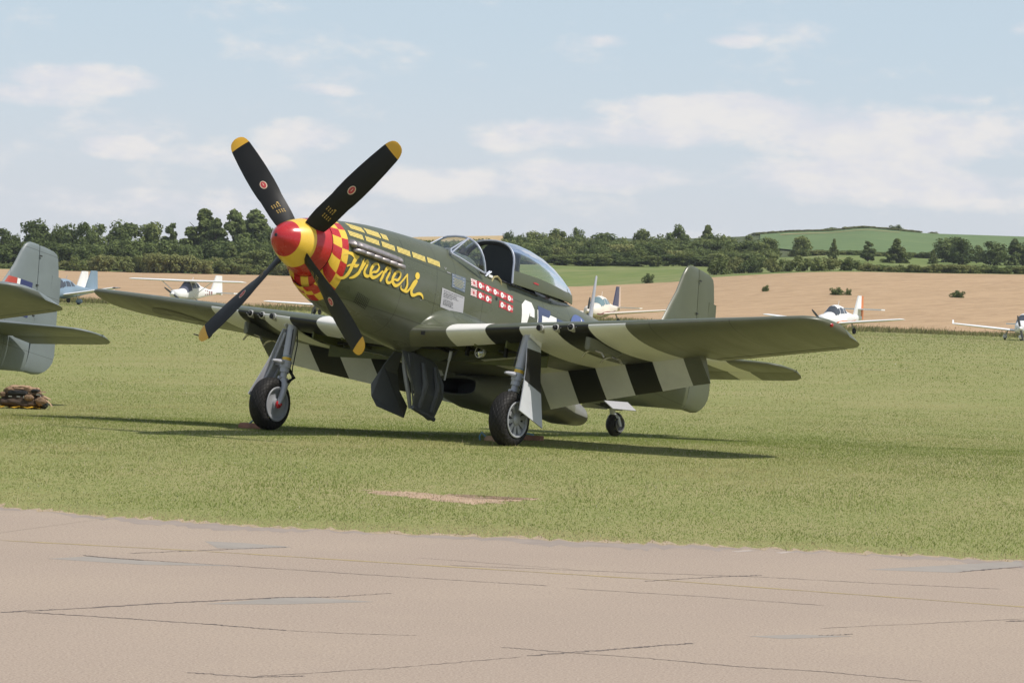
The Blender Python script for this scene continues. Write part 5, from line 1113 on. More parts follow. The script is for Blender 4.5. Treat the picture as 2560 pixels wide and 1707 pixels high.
    arch = [(4.195, y, z) for _, y, z in [sec[0][i] for i in range(21)]]
    arch = [(4.20, .43, .385)]+arch+[(4.20, -.43, .385)]
    b = FMB(); b.tube(arch, .013, 8); b.build('canopy_bow', 'frame_grey', CF)
    b = FMB(); b.tube([(p[0]+.045, p[1]*.94, p[2]-.02) for p in arch], .028, 6); b.build('canopy_inner_frame', 'black', CF)
    b = FMB(); decal_poly = [(4.66, .425, .50), (4.72, .424, .512), (4.80, .420, .508), (4.80, .421, .492), (4.70, .425, .488)]
    b.add([(p[0], wid(p[0])+.010, p[2]) for p in decal_poly], [(0, 1, 2, 3, 4)]); b.build('rescue_mark', 'flag_red', CF, None)
    # black sheet painting the shadow gap under the raised rear end, red stop beside
    b = FMB(); pts = []
    for x in (5.1, 5.4, 5.7, 5.95, 6.12):
        zz = fsec(x)[0]; w = float(np.interp(x, [5.1, 5.7, 6.12], [.20, .19, .05])); pts.append([(x, w*c_, zz-.002+.008-.030*abs(c_)**2*(w/.2)) for c_ in (1, .6, .2, -.2, -.6, -1)])
    b.loft(pts, False); b.build('canopy_gap_shadow', 'black', root, None)
    b = FMB(); b.box((5.36, .235, .485), (.05, .03, .05)); b.build('canopy_stop', 'flag_red', root)
    # aerial mast
    b = FMB(); sec = []
    for z, c, t in ((.44, .085, .028), (.6, .07, .022), (.85, .05, .016), (1.03, .034, .012), (1.045, .02, .008)):
        sec.append([(6.735+.01*(z-.44)+c*.5*math.cos(a), t*math.sin(a), z) for a in (2*math.pi*i/10 for i in range(10))])
    b.loft(sec, True, (True, True)); b.build('antenna_mast', 'gear_grey', root)
build_cockpit(FIGHTER)

def build_gear(root):
    for s in (1, -1):
        y0 = s*1.72
        # leg: outer cylinder, bands, collar, sliding oleo, fork arm and axle
        b = FMB(); top = (2.77, s*1.765, -.52); mid = (2.70, s*1.742, -1.03)
        def lg(t, dx=0, dy=0): q = Vector(top).lerp(Vector((2.68, s*1.725, -1.25)), t); return (q.x+dx, q.y+s*dy, q.z)
        b.tube([top, lg(.35), lg(.70)], [.066, .062, .056], 16)
        b.tube([lg(.575), lg(.59)], .0585, 16, 2); b.tube([lg(.60), lg(.655)], .0585, 16, 1)
        b.tube([lg(.66), lg(.78)], [.075, .07], 14); b.tube([lg(.69, -.06), lg(.70, -.20), lg(.71, -.27)], [.035, .022, .012], 8); b.tube([lg(.78), lg(.86)], .06, 14)
        LEG = b.build('gear_leg', ['gear_grey', 'yellow', 'rope_blue'], root, 40)
        b = FMB(); b.tube([lg(.85), lg(1.0)], .042, 12); b.tube([lg(.97), lg(1.03)], [.055, .062], 12)
        b.tube([lg(1.0), (2.665, s*1.672, -1.32), (2.625, s*1.648, -1.42), (2.598, s*1.642, -1.49), (2.585, s*1.648, -1.565)], [.058, .048, .040, .036, .036], 10)
        b.tube([(2.585, s*1.64, -1.565), (2.585, s*1.80, -1.565)], .04, 12); b.tube([lg(.96, -.09), lg(.96, .09)], .018, 8); b.build('oleo_fork', 'gear_grey', LEG, 40)
        b = FMB(); b.tube([lg(.78, .06), lg(.90, .20), lg(1.02, .06)], .017, 6); b.tube([lg(.78, .06, -.03), lg(.90, .19, -.03), lg(1.02, .06, -.03)], .014, 6); b.build('torque_link', 'dark_steel', LEG)
        b = FMB(); b.tube([lg(.05, .05, -.03), lg(.35, .05, -.08), lg(.75, .05, -.075), lg(.95, .10, -.06), (2.66, s*1.66, -1.38)], .008, 5); b.tube([lg(.1, -.05, -.05), lg(.55, -.04, -.065)], .007, 5); b.build('brake_hose', 'dark_steel', LEG)
        b = FMB(); b.lathe((2.585, s*1.66, -1.565), (0, -s, 0), [(0, .05), (.02, .045), (.03, .02), (.05, .018), (.052, 0)], 14); b.build('axle_cap', 'red' if s < 0 else 'gear_grey', LEG)
        wheel(root, 'main_wheel', (2.585, s*1.79, -1.562), .330, .225, s > 0)
        # strut door, tilted outwards at its foot; painted as part of the striped underside when closed
        def dp(x, z): 
            t = (-.60-z)/1.0; return (x, s*(1.83+.22*t), z)
        out = [(2.66, -.60), (2.93, -.56), (2.945, -.72), (2.91, -1.0), (2.905, -1.16), (2.905, -1.60), (2.42, -1.475), (2.52, -1.20), (2.60, -.95)]
        def clip(poly_, za, zb):
            for zc, sg in ((za, 1), (zb, -1)):
                o = []
                for i in range(len(poly_)):
                    p, q = poly_[i], poly_[(i+1) % len(poly_)]; a, c = (p[1]-zc(p[0]))*sg, (q[1]-zc(q[0]))*sg
                    if a <= 0: o.append(p)
                    if a*c < 0: t = a/(a-c); o.append((p[0]+(q[0]-p[0])*t, p[1]+(q[1]-p[1])*t))
                poly_ = o
            return poly_
        b = FMB(); lines = [lambda x: 9, lambda x: -.70-.0*(x), lambda x: -1.08-.28*(x-2.5), lambda x: -9]
        for i, m_ in enumerate((0, 1, 0)):
            pl = clip(out, lines[i], lines[i+1])
            if len(pl) > 2:
                p3 = [dp(*q) for q in pl]; n_ = Vector((0, s*.006, .0013)); b.add([tuple(Vector(p)+n_) for p in p3], [tuple(range(len(p3)))], m_); b.add([tuple(Vector(p)-n_) for p in p3], [tuple(range(len(p3)))[::-1]], 2)
        p3 = [dp(*q) for q in out]; n_ = Vector((0, s*.0055, .0012)); L_ = len(p3)
        b.add([tuple(Vector(p)+n_) for p in p3]+[tuple(Vector(p)-n_) for p in p3], [(i, (i+1) % L_, (i+1) % L_+L_, i+L_) for i in range(L_)], 2)
        D = b.build('gear_door', ['placard_white', 'stripe_black', 'gear_grey'], root, None)
        b = FMB()
        for x in (2.68, 2.84): b.tube([dp(x, -.64), dp(x-.05, -1.1), dp(x-.10, -1.42)], .02, 6)
        b.T = lambda p: A((p[0], p[1]-s*.022, p[2])); b2 = FMB()
        for x in (2.70, 2.85): b2.tube([tuple(Vector(dp(x, -.64))-Vector((0, s*.02, 0))), tuple(Vector(dp(x-.05, -1.1))-Vector((0, s*.02, 0))), tuple(Vector(dp(x-.12, -1.42))-Vector((0, s*.02, 0)))], .018, 6)
        b2.tube([(2.74, s*1.79, -.80), tuple(Vector(dp(2.76, -.80)))], .014, 6); b2.tube([(2.71, s*1.78, -1.04), tuple(Vector(dp(2.72, -1.04)))], .014, 6); b2.build('door_stiffener', 'gear_grey', D)
        # little upper fairing plate above the strut door
        b = FMB(); b.plate([(2.70, s*1.83, -.50), (2.98, s*1.86, -.49), (2.985, s*1.87, -.565), (2.93, s*1.86, -.585), (2.92, s*1.86, -.64), (2.68, s*1.84, -.56)], (0, .006, 0)); b.build('leg_fairing', 'stripe_white', root, None)
        # inner wheel door hanging from the belly
        yd = s*.13
        if s < 0: ol = [(2.74, -.80), (2.90, -.79), (2.955, -1.0), (3.06, -1.2), (3.25, -1.385), (3.13, -1.55), (2.58, -1.51), (2.50, -1.40), (2.505, -1.26), (2.66, -1.0)]
        else: ol = [(2.52, -.82), (2.76, -.80), (3.10, -.81), (3.25, -.86), (3.36, -1.08), (3.385, -1.24), (3.36, -1.52), (3.28, -1.54), (2.86, -1.45), (2.80, -1.28), (2.62, -1.05)]
        b = FMB(); N_ = len(ol); bow_ = lambda z: yd+s*.10*math.sin(min(1, max(0, (-.8-z)/.75))*math.pi)
        b.plate([(x, bow_(z), z) for x, z in ol], (0, .012, 0)); DD = b.build('wheel_door', 'door_grey', root, None)
        b = FMB(); 
        if s < 0: b.tube([(2.905, yd+.02, -.80), (2.90, yd+.06, -.95), (2.93, yd+.10, -1.12), (3.0, yd+.12, -1.28), (3.12, yd+.08, -1.42)], [.022, .026, .028, .028, .022], 8)
        else:
            for x in (2.93, 3.19): b.tube([(x, bow_(-.9)+.01, -.9), (x+.03, bow_(-1.15)+.012, -1.15), (x+.05, bow_(-1.44)+.01, -1.44)], [.03, .042, .03], 8)
            b.tube([(2.84, bow_(-1.46)+.02, -1.455), (3.10, bow_(-1.49)+.02, -1.49), (3.34, bow_(-1.5)+.02, -1.515)], .028, 8)
            b.tube([(2.62, .17, -.84), (2.70, .20, -1.1), (2.86, .18, -1.40)], .012, 6)
        b.build('door_stiffener', 'gear_grey' if s < 0 else 'door_grey', DD)
    # wells: spar wall, ribs, pipes and the retraction jack
    b = FMB(); b.box((3.42, 0, -.66), (.02, 3.3, .26)); 
    for y in (-1.45, -1.0, -.55, .55, 1.0, 1.45): b.box((3.1, y, -.60), (.62, .02, .16))
    b.build('wheel_well', 'chromate', root)
    b = FMB()
    for y in (-.3, .28): b.tube([(2.85, y, -.66), (3.35, y, -.68)], .018, 6)
    b.tube([(2.80, -1.4, -.60), (2.80, 1.4, -.60)], .014, 6); b.tube([(3.3, -1.5, -.64), (3.3, 1.5, -.64)], .016, 6)
    for y in (.62, .85, 1.18): b.box((3.2, y, -.66), (.05, .03, .14))
    b.build('well_pipe', 'dark_steel', root)
    b = FMB(); b.tube([(3.0, .52, -.72), (3.12, .40, -1.06)], .011, 8); b.tube([(3.0, .52, -.72), (3.035, .485, -.83)], .02, 8); b.build('door_jack', 'gear_grey', root)
    b = FMB(); b.lathe((3.05, .905, -.705), (-1, -.15, -.05), [(-.08, .03), (-.05, .055), (.0, .070), (.012, .072), (.012, .062)], 20); LL = b.build('landing_light', 'lamp_metal', root)
    b = FMB(); b.lathe((3.05, .905, -.705), (-1, -.15, -.05), [(.012, .062), (.022, .045), (.027, .0)], 20); b.build('lens', 'lens_glass', LL)
    b = FMB(); b.tube([(3.07, .905, -.70), (3.2, .9, -.62)], .02, 6); b.build('lamp_bracket', 'chromate', LL)
mat('placard_white', (.50, .52, .54), .45, var=.05); mat('door_grey', (.085, .09, .092), .42, var=.12)
build_gear(FIGHTER)

def build_wing_fittings(root):
    for s in (1, -1):
        for i, y in enumerate((2.0, 2.2, 2.4)):
            x, z = le_x(y), le_z(y)-.012
            b = FMB(); b.lathe((x+.05, s*y, z), (-1, 0, 0), [(-.04, .048), (.03, .046), (.058, .043), (.062, .036), (.05, .031), (.0, .029), (.0, .0)], 18, 0); b.M[-36:] = [1]*36
            b.add([(x+.03, s*(y+.045), z+.03), (x+.03, s*(y+.105), z+.045), (x+.0, s*(y+.065), z-.004)], [(0, 1, 2)], 0)
            G = b.build('gun_muzzle', ['muzzle_steel', 'black'], root, 40)
            if i: b = FMB(); b.lathe((x+.02, s*y, z), (-1, 0, 0), [(0, .019), (.062, .018), (.067, .013), (.06, .010), (.06, 0)], 12); b.build('gun_barrel', 'dark_steel', G)
            else: b = FMB(); b.lathe((x+.01, s*y, z), (-1, 0, 0), [(.05, .034), (.056, .030), (.058, 0)], 14); b.build('muzzle_plug', 'black', G)
        # bomb rack with sway braces
        y = s*2.56; zt = le_z(2.56)-.11
        b = FMB(); sec = []
        for x, h, w in ((2.80, .05, .012), (2.83, .145, .034), (2.9, .15, .038), (3.2, .145, .038), (3.45, .12, .032), (3.6, .05, .012)):
            sec.append([(x, y+w, zt), (x, y+w, zt-h*.8), (x, y+w*.5, zt-h), (x, y-w*.5, zt-h), (x, y-w, zt-h*.8), (x, y-w, zt)])
        b.loft(sec, True, (True, True)); BR = b.build('bomb_rack', 'under_grey', root, 30)
        for x in (2.97, 3.38):
            b = FMB()
            for t in (1, -1): b.tube([(x, y, zt-.12), (x, y+t*.03, zt-.125), (x+.02, y+t*.11, zt-.15), (x+.02, y+t*.15, zt-.20)], .012, 6)
            b.build('sway_brace', 'steel', BR)
        b = FMB(); x = 3.26; b.sphere((x, s*5.485, le_z(5.4)-.015), .026, 12, 0, (1.15, .8, .9)); N = b.build('navigation_light', 'nav_red', root, 60)
        b = FMB(); b.box((x+.01, s*5.465, le_z(5.4)+.022), (.03, .02, .03)); b.build('light_bracket', 'dark_steel', N)
    b = FMB(); b.tube([(2.95, -3.2, -.44), (2.94, -3.2, -.68), (2.90, -3.2, -.725), (2.60, -3.2, -.735)], [.011, .011, .010, .008], 8); b.build('pitot_tube', 'dark_steel', root)
    # insignia under the starboard wing: star on a disc, flat paint just proud of the skin
    b = FMB()
    def undz(x, y):
        q = (x-le_x(y))/(te_x(y)-le_x(y)); c = te_x(y)-le_x(y); t = (.155-.035*min(1, abs(y)/5.4))*c; q2 = q**1.12
        return le_z(y)+(te_z(y)-le_z(y))*q-5*t*(.2969*math.sqrt(q2)-.126*q2-.3516*q2*q2+.2843*q2**3-.1036*q2**4)*.92-.006
    def pt(r, a, l): x, y = 3.50+r*math.cos(a), -4.15+r*math.sin(a); return (x, y, undz(x, y)-l)
    rings = [[pt(r, 2*math.pi*k/40, 0) for k in range(40)] for r in (.46, .35, .2, .08)]; b.loft(rings, True, (False, True))
    st = [pt(.44 if k % 2 == 0 else .17, math.pi+k*math.pi/5, .004) for k in range(10)]; b.add(st+[pt(0.001, 0, .004)], [(i, (i+1) % 10, 10) for i in range(10)], 1); b.build('star_insignia', ['under_blue', 'under_star'], root, None)
    # cooling holes and drain ports on the wing root nose
    b = FMB(); 
    b.add([(2.395, .475, -.60), (2.405, .53, -.598), (2.405, .53, -.645), (2.395, .475, -.645)], [(0, 1, 2, 3)]); b.build('air_slot', 'black', root, None)
mat('muzzle_steel', (.62, .60, .56), .4, .6); mat('under_blue', (.055, .055, .045), .45); mat('under_star', (.19, .195, .165), .45)
build_wing_fittings(FIGHTER)

# ------------------------------------------------------------------ the second fighter, only its tail and port wing tip reach into the picture
GREYP = empty('fighter_plane', (1.721, -10.795, .05), 'grey fighter plane at the left edge with red white and blue fin flash', 'fighter plane', None, (0, -PITCH, .017))
build_airframe(GREYP, dict(fus='raf_grey', top='raf_grey', und='raf_under', fin='raf_grey', belly='raf_grey', door='raf_grey', stripes=False, flaps=True, well=False))

# ------------------------------------------------------------------ parked light aeroplanes along the far side of the grass
mat('ga_white', (.80, .80, .79), .35, var=.03); mat('ga_cream', (.78, .70, .60), .35, var=.03); mat('ga_blue', (.20, .28, .36), .4); mat('ga_navy', (.06, .065, .12), .4); mat('ga_dark_glass', (.06, .07, .085), .08); mat('ga_tinted', (.16, .24, .26), .08)
mat('ga_orange', (.62, .20, .07), .45); mat('ga_tan', (.60, .46, .36), .45); mat('cover_blue', (.085, .095, .14), .8, var=.15); mat('ga_grey', (.42, .42, .43), .4); mat('ga_maroon', (.25, .10, .10), .5); mat('ga_prop', (.10, .10, .105), .4)
def light_plane(u, d, theta, label, M_, high=False, cross_tail=False, stripe=None, fin2=None, tip=None, cover=False, spats=False, blade_ang=.6, scale=1.0, dihedral=.10, winglet=False, letters=False, tail_cone=None):
    s = (u-1280)/F_PX*d; loc = gp(s, d); h = -FH*math.cos(theta)-RH*math.sin(theta)
    root = empty('light_aeroplane', loc, label, 'light aeroplane', 'light aeroplanes parked along the far side of the grass', (0, 0, math.atan2(h.y, h.x))); root.scale = (scale,)*3
    if high: ST = [(1.95, .92, 1.22, .20), (1.86, .80, 1.36, .38), (1.5, .72, 1.42, .48), (.75, .66, 1.48, .52), (.55, .64, 1.56, .54), (.0, .60, 2.12, .54), (-.4, .60, 2.16, .54), (-1.2, .66, 2.10, .50), (-1.9, .80, 1.78, .36), (-3.2, .98, 1.52, .20), (-4.9, 1.16, 1.42, .07)]
    else: ST = [(2.15, .72, 1.05, .18), (2.05, .62, 1.18, .36), (1.7, .54, 1.27, .47), (.95, .46, 1.36, .53), (.75, .45, 1.42, .54), (.10, .43, 1.90, .56), (-.4, .43, 1.96, .56), (-1.1, .46, 1.88, .53), (-1.9, .56, 1.52, .42), (-3.3, .76, 1.34, .22), (-4.95, .96, 1.24, .07)]
    def sec(x):
        xs = [q[0] for q in ST][::-1]; return [float(np.interp(x, xs, [q[i] for q in ST][::-1])) for i in (1, 2, 3)]
    def pt(x, a, off=0.0):
        zb, zt, w = sec(x); zc = (zb+zt)/2-.06*(zt-zb); up = math.sin(a) >= 0; H = zt-zc if up else zc-zb; e = .78 if up else .62
        cab = max(0, min(1, (zt-1.45)/.4)); wy = w*abs(math.cos(a))**e*(1-.22*cab*max(0, math.sin(a)))
        return (x, math.copysign(wy+off, math.cos(a)), zc+(H+off*.6)*math.copysign(abs(math.sin(a))**e, math.sin(a)))
    n = 22; b = MB(); b.loft([[pt(q[0], 2*math.pi*k/n) for k in range(n)] for q in ST], True, (True, True), fm=lambda i, k: 0); b.build('fuselage', M_['body'], root, 60)
    def patch(name, quad, m, off=.012, nn=5):
        b = MB(); (xa0, a0), (xb0, a1), (xb1, a2), (xa1, a3) = quad; rows = []
        for i in range(nn):
            t = i/(nn-1); rows.append([pt((xa0+(xb0-xa0)*q)*(1-t)+(xa1+(xb1-xa1)*q)*t, (a0+(a1-a0)*q)*(1-t)+(a3+(a2-a3)*q)*t, off) for q in (j/(nn-1) for j in range(nn))])
        b.loft(rows, False); return b.build(name, m, root, 80)
    gl = M_['glass']
    if cover: patch('canopy_cover', [(.62, .25), (-.05, .05), (-.05, math.pi-.05), (.62, math.pi-.25)], 'cover_blue', .03, 8); 
    else: patch('windscreen', [(.70, .45), (.13, .35), (.13, math.pi-.35), (.70, math.pi-.45)], gl, .014, 8)
    for sg in (0, 1):
        f = lambda a: a if sg == 0 else math.pi-a
        patch('window', [(.48 if not high else .40, f(.28)), (-.02, f(.24)), (-.12, f(.80)), (.06, f(.80))], gl if not cover else 'ga_tan')
        patch('window', [(-.12, f(.22)), (-.78, f(.24)), (-.72, f(.82)), (-.20, f(.82))], gl)
        patch('window', [(-.90, f(.26)), (-1.45, f(.40)), (-1.20, f(.85)), (-.86, f(.82))], gl)
        if stripe: patch('trim_stripe', [(1.6, f(-.18)), (-3.6, f(-.10)), (-3.6, f(-.32)), (1.6, f(-.42))], stripe, .010, 9)
        if letters:
            b = MB()
            for k in range(4): x = -2.3-k*.36; zb, zt, w = sec(x); b.add([pt(x, f(.42), .012), pt(x-.22, f(.42), .012), pt(x-.22, f(-.35), .012), pt(x, f(-.35), .012)], [(0, 1, 2, 3)])
            b.build('registration', letters, root, None)
    # wing
    zw = 2.14 if high else .66; xw = .35; half = 5.4 if high else 5.1
    for sg in (1, -1):
        b = MB(); S_ = []
        for y, c, k in ((.0, 1.55, 1), (2.4, 1.5, 1), (half-.25, 1.12 if not high else 1.15, 1), (half-.06, .95, .8), (half, .7, .3)):
            t = .11*c*k; z = zw+y*dihedral*(.35 if high else .9); prof = [(0, 0), (.03, .45), (.12, .85), (.35, 1), (.7, .6), (1, .03)]
            S_.append([(xw-c*f, sg*y, z+t*g*.62) for f, g in prof]+[(xw-c*f, sg*y, z-t*g*.45) for f, g in prof[:0:-1]])
        b.loft(S_, True, (True, True), fm=lambda i, k: 1 if i >= 2 and tip else 0); 
        if winglet: b.plate([(xw-.1, sg*half, zw+half*dihedral*.9-.02), (xw-1.0, sg*half, zw+half*dihedral*.9-.02), (xw-1.0, sg*(half+.05), zw+half*dihedral*.9+.28), (xw-.5, sg*(half+.05), zw+half*dihedral*.9+.28)], (0, .05, 0))
        b.build('wing', [M_['wing'], tip or M_['wing']], root, 50)
        if high:
            b = MB(); b.tube([(.05, sg*.5, .78), (-.02, sg*2.5, zw+.03)], .035, 6); b.build('wing_strut', M_['body'], root)
    # tail
    zt = 1.30 if not high else 1.38; zf = zt+(1.35 if not high else 1.30)
    b = MB(); b.plate([(-3.55, 0, zt-.05), (-4.35, 0, zf), (-4.85, 0, zf), (-4.80, 0, zt-.1)], (0, .09, 0)); b.build('fin', fin2 or M_['body'], root, 30)
    b = MB(); b.plate([(-4.88, 0, zf), (-5.22, 0, zf-.02), (-5.35, 0, zt-.30), (-4.83, 0, zt-.25)], (0, .06, 0)); b.build('rudder', M_.get('rudder', fin2 or M_['body']), root, 30)
    zh = zt-.12 if not cross_tail else zt+.42
    for sg in (1, -1):
        b = MB(); b.plate([(-4.25, sg*.05, zh), (-4.45, sg*1.7, zh), (-5.15, sg*1.7, zh), (-5.2, sg*.05, zh)], (0, 0, .09)); b.build('tailplane', M_['wing'], root, 30)
    # propeller
    xn = ST[0][0]; zn = (ST[0][1]+ST[0][2])/2; b = MB(); b.lathe((xn-.02, 0, zn), (1, 0, 0), [(0, .16), (.12, .14), (.24, .07), (.28, 0)], 14); b.build('spinner', M_['body'], root, 60)
    for k in range(2):
        a = blade_ang+k*math.pi; e = Vector((0, math.sin(a), math.cos(a))); t = Vector((.10, math.cos(a), -math.sin(a))).normalized(); c = Vector((xn+.05, 0, zn)); b = MB()
        b.loft([[tuple(c+e*r+t*w), tuple(c+e*r+Vector((.03, 0, 0))), tuple(c+e*r-t*w), tuple(c+e*r-Vector((.02, 0, 0)))] for r, w in ((.1, .06), (.35, .085), (.7, .075), (.92, .05), (.96, .01))], True, (True, True)); b.build('propeller_blade', 'ga_prop', root, 60)
    b = MB(); b.box((xn-.10, .22, zn-.02), (.06, .2, .14)); b.box((xn-.10, -.22, zn-.02), (.06, .2, .14)); b.build('air_inlet', 'black', root)
    b = MB(); b.tube([(-.8, 0, sec(-.8)[1]-.02), (-.95, 0, sec(-.8)[1]+.32)], .015, 5); b.tube([(-1.7, 0, sec(-1.7)[1]-.02), (-1.8, 0, sec(-1.7)[1]+.25)], .012, 5); b.build('whip_aerial', M_['body'], root)
    # undercarriage
    for x, y in ((1.55, 0), (-.55, 1.35), (-.55, -1.35)):
        b = MB(); top = (x, y*(.35 if high else .85), .70 if x > 1 else (.75 if high else .72)); b.tube([top, (x, y, .22)], .045, 6); b.build('gear_leg', 'ga_grey', root)
        b = MB(); b.lathe((x, y-.07, .21), (0, 1, 0), [(0, .12), (.0, .19), (.04, .21), (.10, .21), (.14, .19), (.14, .12)], 16, cap=True); b.build('wheel', 'tyre_plain', root)
        if spats: b = MB(); b.sphere((x-.08, y, .26), .22, 10, 0, (1.9, .75, .9)); b.build('wheel_fairing', M_['body'], root, 80)
    return root
mat('tyre_plain', (.02, .02, .02), .8)
Wt = dict(body='ga_white', wing='ga_white', glass='ga_dark_glass')
light_plane(462, 240, rad(27), 'white high wing aeroplane with dark blue cover over its windscreen', Wt, high=True, cover=True, blade_ang=-1.02, dihedral=.02, letters='ga_maroon')
light_plane(2080, 219, rad(29), 'white low wing aeroplane with orange stripe behind the port wing tip', dict(Wt, rudder='ga_orange'), cross_tail=True, stripe='ga_orange', blade_ang=-.75, letters=False, scale=1.08)
light_plane(1491, 226, rad(19), 'cream low wing aeroplane with dark blue fin behind the antenna mast', dict(body='ga_cream', wing='ga_cream', glass='ga_tinted', rudder='ga_tan'), fin2='ga_navy', blade_ang=.12, stripe='ga_maroon', scale=1.1)
light_plane(2556, 216, rad(15), 'white low wing aeroplane with upturned wing tips cut by the right edge', Wt, spats=True, blade_ang=-.25, winglet=True, dihedral=.085)
light_plane(146, 226, rad(24), 'pale blue aeroplane with navy wing tips partly behind the grey tail fin', dict(body='ga_blue', wing='ga_white', glass='ga_dark_glass', rudder='ga_blue'), spats=True, tip='ga_navy', blade_ang=.5, dihedral=.165)
light_plane(124, 243, rad(26), 'white aeroplane whose fin shows left of the pale blue fin', Wt, blade_ang=.9)
light_plane(818, 218, rad(20), 'white aeroplane hidden behind the checkered nose with one wing showing', Wt, blade_ang=.4, dihedral=.035)

# ------------------------------------------------------------------ wheel chocks, kit bag, sheet, far car
def chock(name, u, v, yaw, m, label, size=(.13, .34, .09), rope=None):
    p = on_ground(u, v); root = empty(name, (p.x, p.y, p.z), label, 'wheel chock', 'wooden chocks at the main wheels', (0, 0, yaw)); b = MB(); x, y, z = size
    b.plate([(-x/2, -y/2, 0), (x/2, -y/2, 0), (x*.30, -y/2, z*.8), (x*.1, -y/2, z), (-x*.35, -y/2, z)], (0, 0, 0)) if False else None
    V = [(-x/2, 0), (x/2, 0), (x*.42, z*.55), (x*.15, z), (-x*.45, z)]; b.add([(a, sg*y/2, c) for sg in (-1, 1) for a, c in V], [(4, 3, 2, 1, 0), (5, 6, 7, 8, 9)]+[(i, (i+1) % 5, (i+1) % 5+5, i+5) for i in range(5)]); b.build('block', m, root, 20)
    if rope:
        b = MB(); b.tube(rope, .011, 6); b.build('rope', 'rope_blue', root)
    return root
chock('wheel_chock', 1244, 1103, .05, 'wood', 'pale wooden chock in front of the port main wheel', (.14, .30, .06), [(0, -.16, .04), (.02, -.22, .10), (.04, -.235, .05), (.05, -.22, .0)])
chock('wheel_chock', 632, 1071, -.05, 'wood_red', 'reddish wooden chock with rope loop in front of the starboard main wheel', (.14, .38, .065), [(0, -.06, .06), (.0, -.0, .10), (.0, .10, .105), (.02, .17, .05)])
chock('wheel_chock', 1334, 1101, .10, 'wood_red', 'reddish brown chock lying behind the port main wheel', (.12, .22, .06), [(0, -.14, .05), (.03, -.10, .09), (0, -.0, .07)])
def lump(b, c, r, m, seed, n=22, e=.75):
    """soft stuffed-cloth shape: rounded box pushed about by folds"""
    from mathutils import noise as mnoise
    rg = random.Random(seed); ph = [rg.uniform(0, 6.28) for _ in range(6)]; V = []
    for i in range(n+1):
        th = math.pi*i/n
        for k in range(2*n):
            a = 2*math.pi*k/(2*n); f = lambda q: math.copysign(abs(q)**e, q)
            w = 1+.05*math.sin(3*a+ph[0])+.05*math.sin(5*th+ph[1])+.035*math.sin(7*a+4*th+ph[2])
            qn = mnoise.turbulence(Vector((math.cos(a)*2.2+seed, math.sin(a)*2.2, math.cos(th)*2.6)), 4, True); w *= .80+.34*qn
            V.append((c[0]+r[0]*f(math.cos(a))*f(math.sin(th))*w, c[1]+r[1]*f(math.sin(a))*f(math.sin(th))*w, max(.004, c[2]+r[2]*f(math.cos(th))*w)))
    b.add(V, [(i*2*n+k, i*2*n+(k+1) % (2*n), (i+1)*2*n+(k+1) % (2*n), (i+1)*2*n+k) for i in range(n) for k in range(2*n)], m)
pb = on_ground(60, 1021); yb = math.atan2(RH.y, RH.x)
BAG = empty('kit_bag', (pb.x, pb.y, pb.z), 'brown canvas kit bag with loose straps lying on the grass at the left', 'bag', None, (0, 0, yb))
b = MB(); lump(b, (-.02, 0, .10), (.34, .19, .11), 0, 1); lump(b, (-.05, .03, .175), (.30, .17, .075), 0, 2); b.build('bag_body', 'canvas_dark', BAG, 80)
b = MB(); lump(b, (-.10, .02, .255), (.20, .16, .075), 0, 4); lump(b, (.08, .0, .245), (.17, .15, .06), 0, 11); b.build('bag_flap', 'canvas', BAG, 80)
b = MB(); lump(b, (-.05, .0, .305), (.19, .13, .032), 0, 6); lump(b, (.13, -.02, .285), (.10, .10, .03), 0, 13); b.build('bag_top', 'canvas_light', BAG, 80)
for c_, r_, q_ in (((.09, -.17, .17), (.07, .04, .045), 8), ((-.30, -.06, .20), (.05, .07, .04), 9), ((.26, -.10, .12), (.09, .08, .07), 15)):
    b = MB(); lump(b, c_, r_, 0, q_); b.build('bag_pocket', 'canvas', BAG, 80)
b = MB(); lump(b, (-.08, -.145, .235), (.15, .03, .035), 0, 21); lump(b, (.17, -.10, .265), (.07, .06, .028), 0, 22); lump(b, (.30, -.05, .07), (.05, .10, .06), 0, 23); b.build('bag_void_shade', 'black', BAG, 80)  # solid black lumps painted in for the shaded voids of the bag
for i, pts in enumerate(([(.12, -.13, .23), (.24, -.12, .235), (.31, -.10, .19), (.40, -.08, .15)], [(.25, -.12, .20), (.30, -.12, .10), (.335, -.11, .06)], [(.20, -.14, .24), (.28, -.13, .26), (.33, -.10, .25)], [(.26, -.1, .12), (.34, -.12, .14), (.39, -.12, .10), (.43, -.12, .05)])):
    b = MB(); 
    for a, c in zip(pts, pts[1:]):
        n_ = Vector((0, .02, .008)); b.add([tuple(Vector(a)+n_), tuple(Vector(a)-n_), tuple(Vector(c)-n_), tuple(Vector(c)+n_)], [(0, 1, 2, 3)])
    b.build('strap', ('canvas_light', 'white', 'canvas', 'canvas_light')[i], BAG, None)
b = MB(); b.box((-.18, -.165, .178), (.05, .01, .014)); b.box((-.06, -.165, .178), (.05, .01, .014)); b.box((.02, -.165, .175), (.02, .01, .03)); b.box((.22, -.13, .215), (.05, .02, .02)); b.build('buckle', 'steel', BAG)
b = MB(); V = []
for j in range(5):
    for i in range(13): V.append((-.46+.06*i, -.24+.06*j, .012+.012*math.sin(i*1.9+j)+.01*random.random()))
b.add(V, [(j*13+i, j*13+i+1, (j+1)*13+i+1, (j+1)*13+i) for j in range(4) for i in range(12)]); SH = b.build('ground_sheet', 'yellow_sheet', None, 60)
SH.location = (pb.x, pb.y, pb.z+.012); SH.rotation_euler = (0, 0, yb); tag(SH, 'yellow plastic sheet spread on the grass under the brown kit bag', 'sheet')

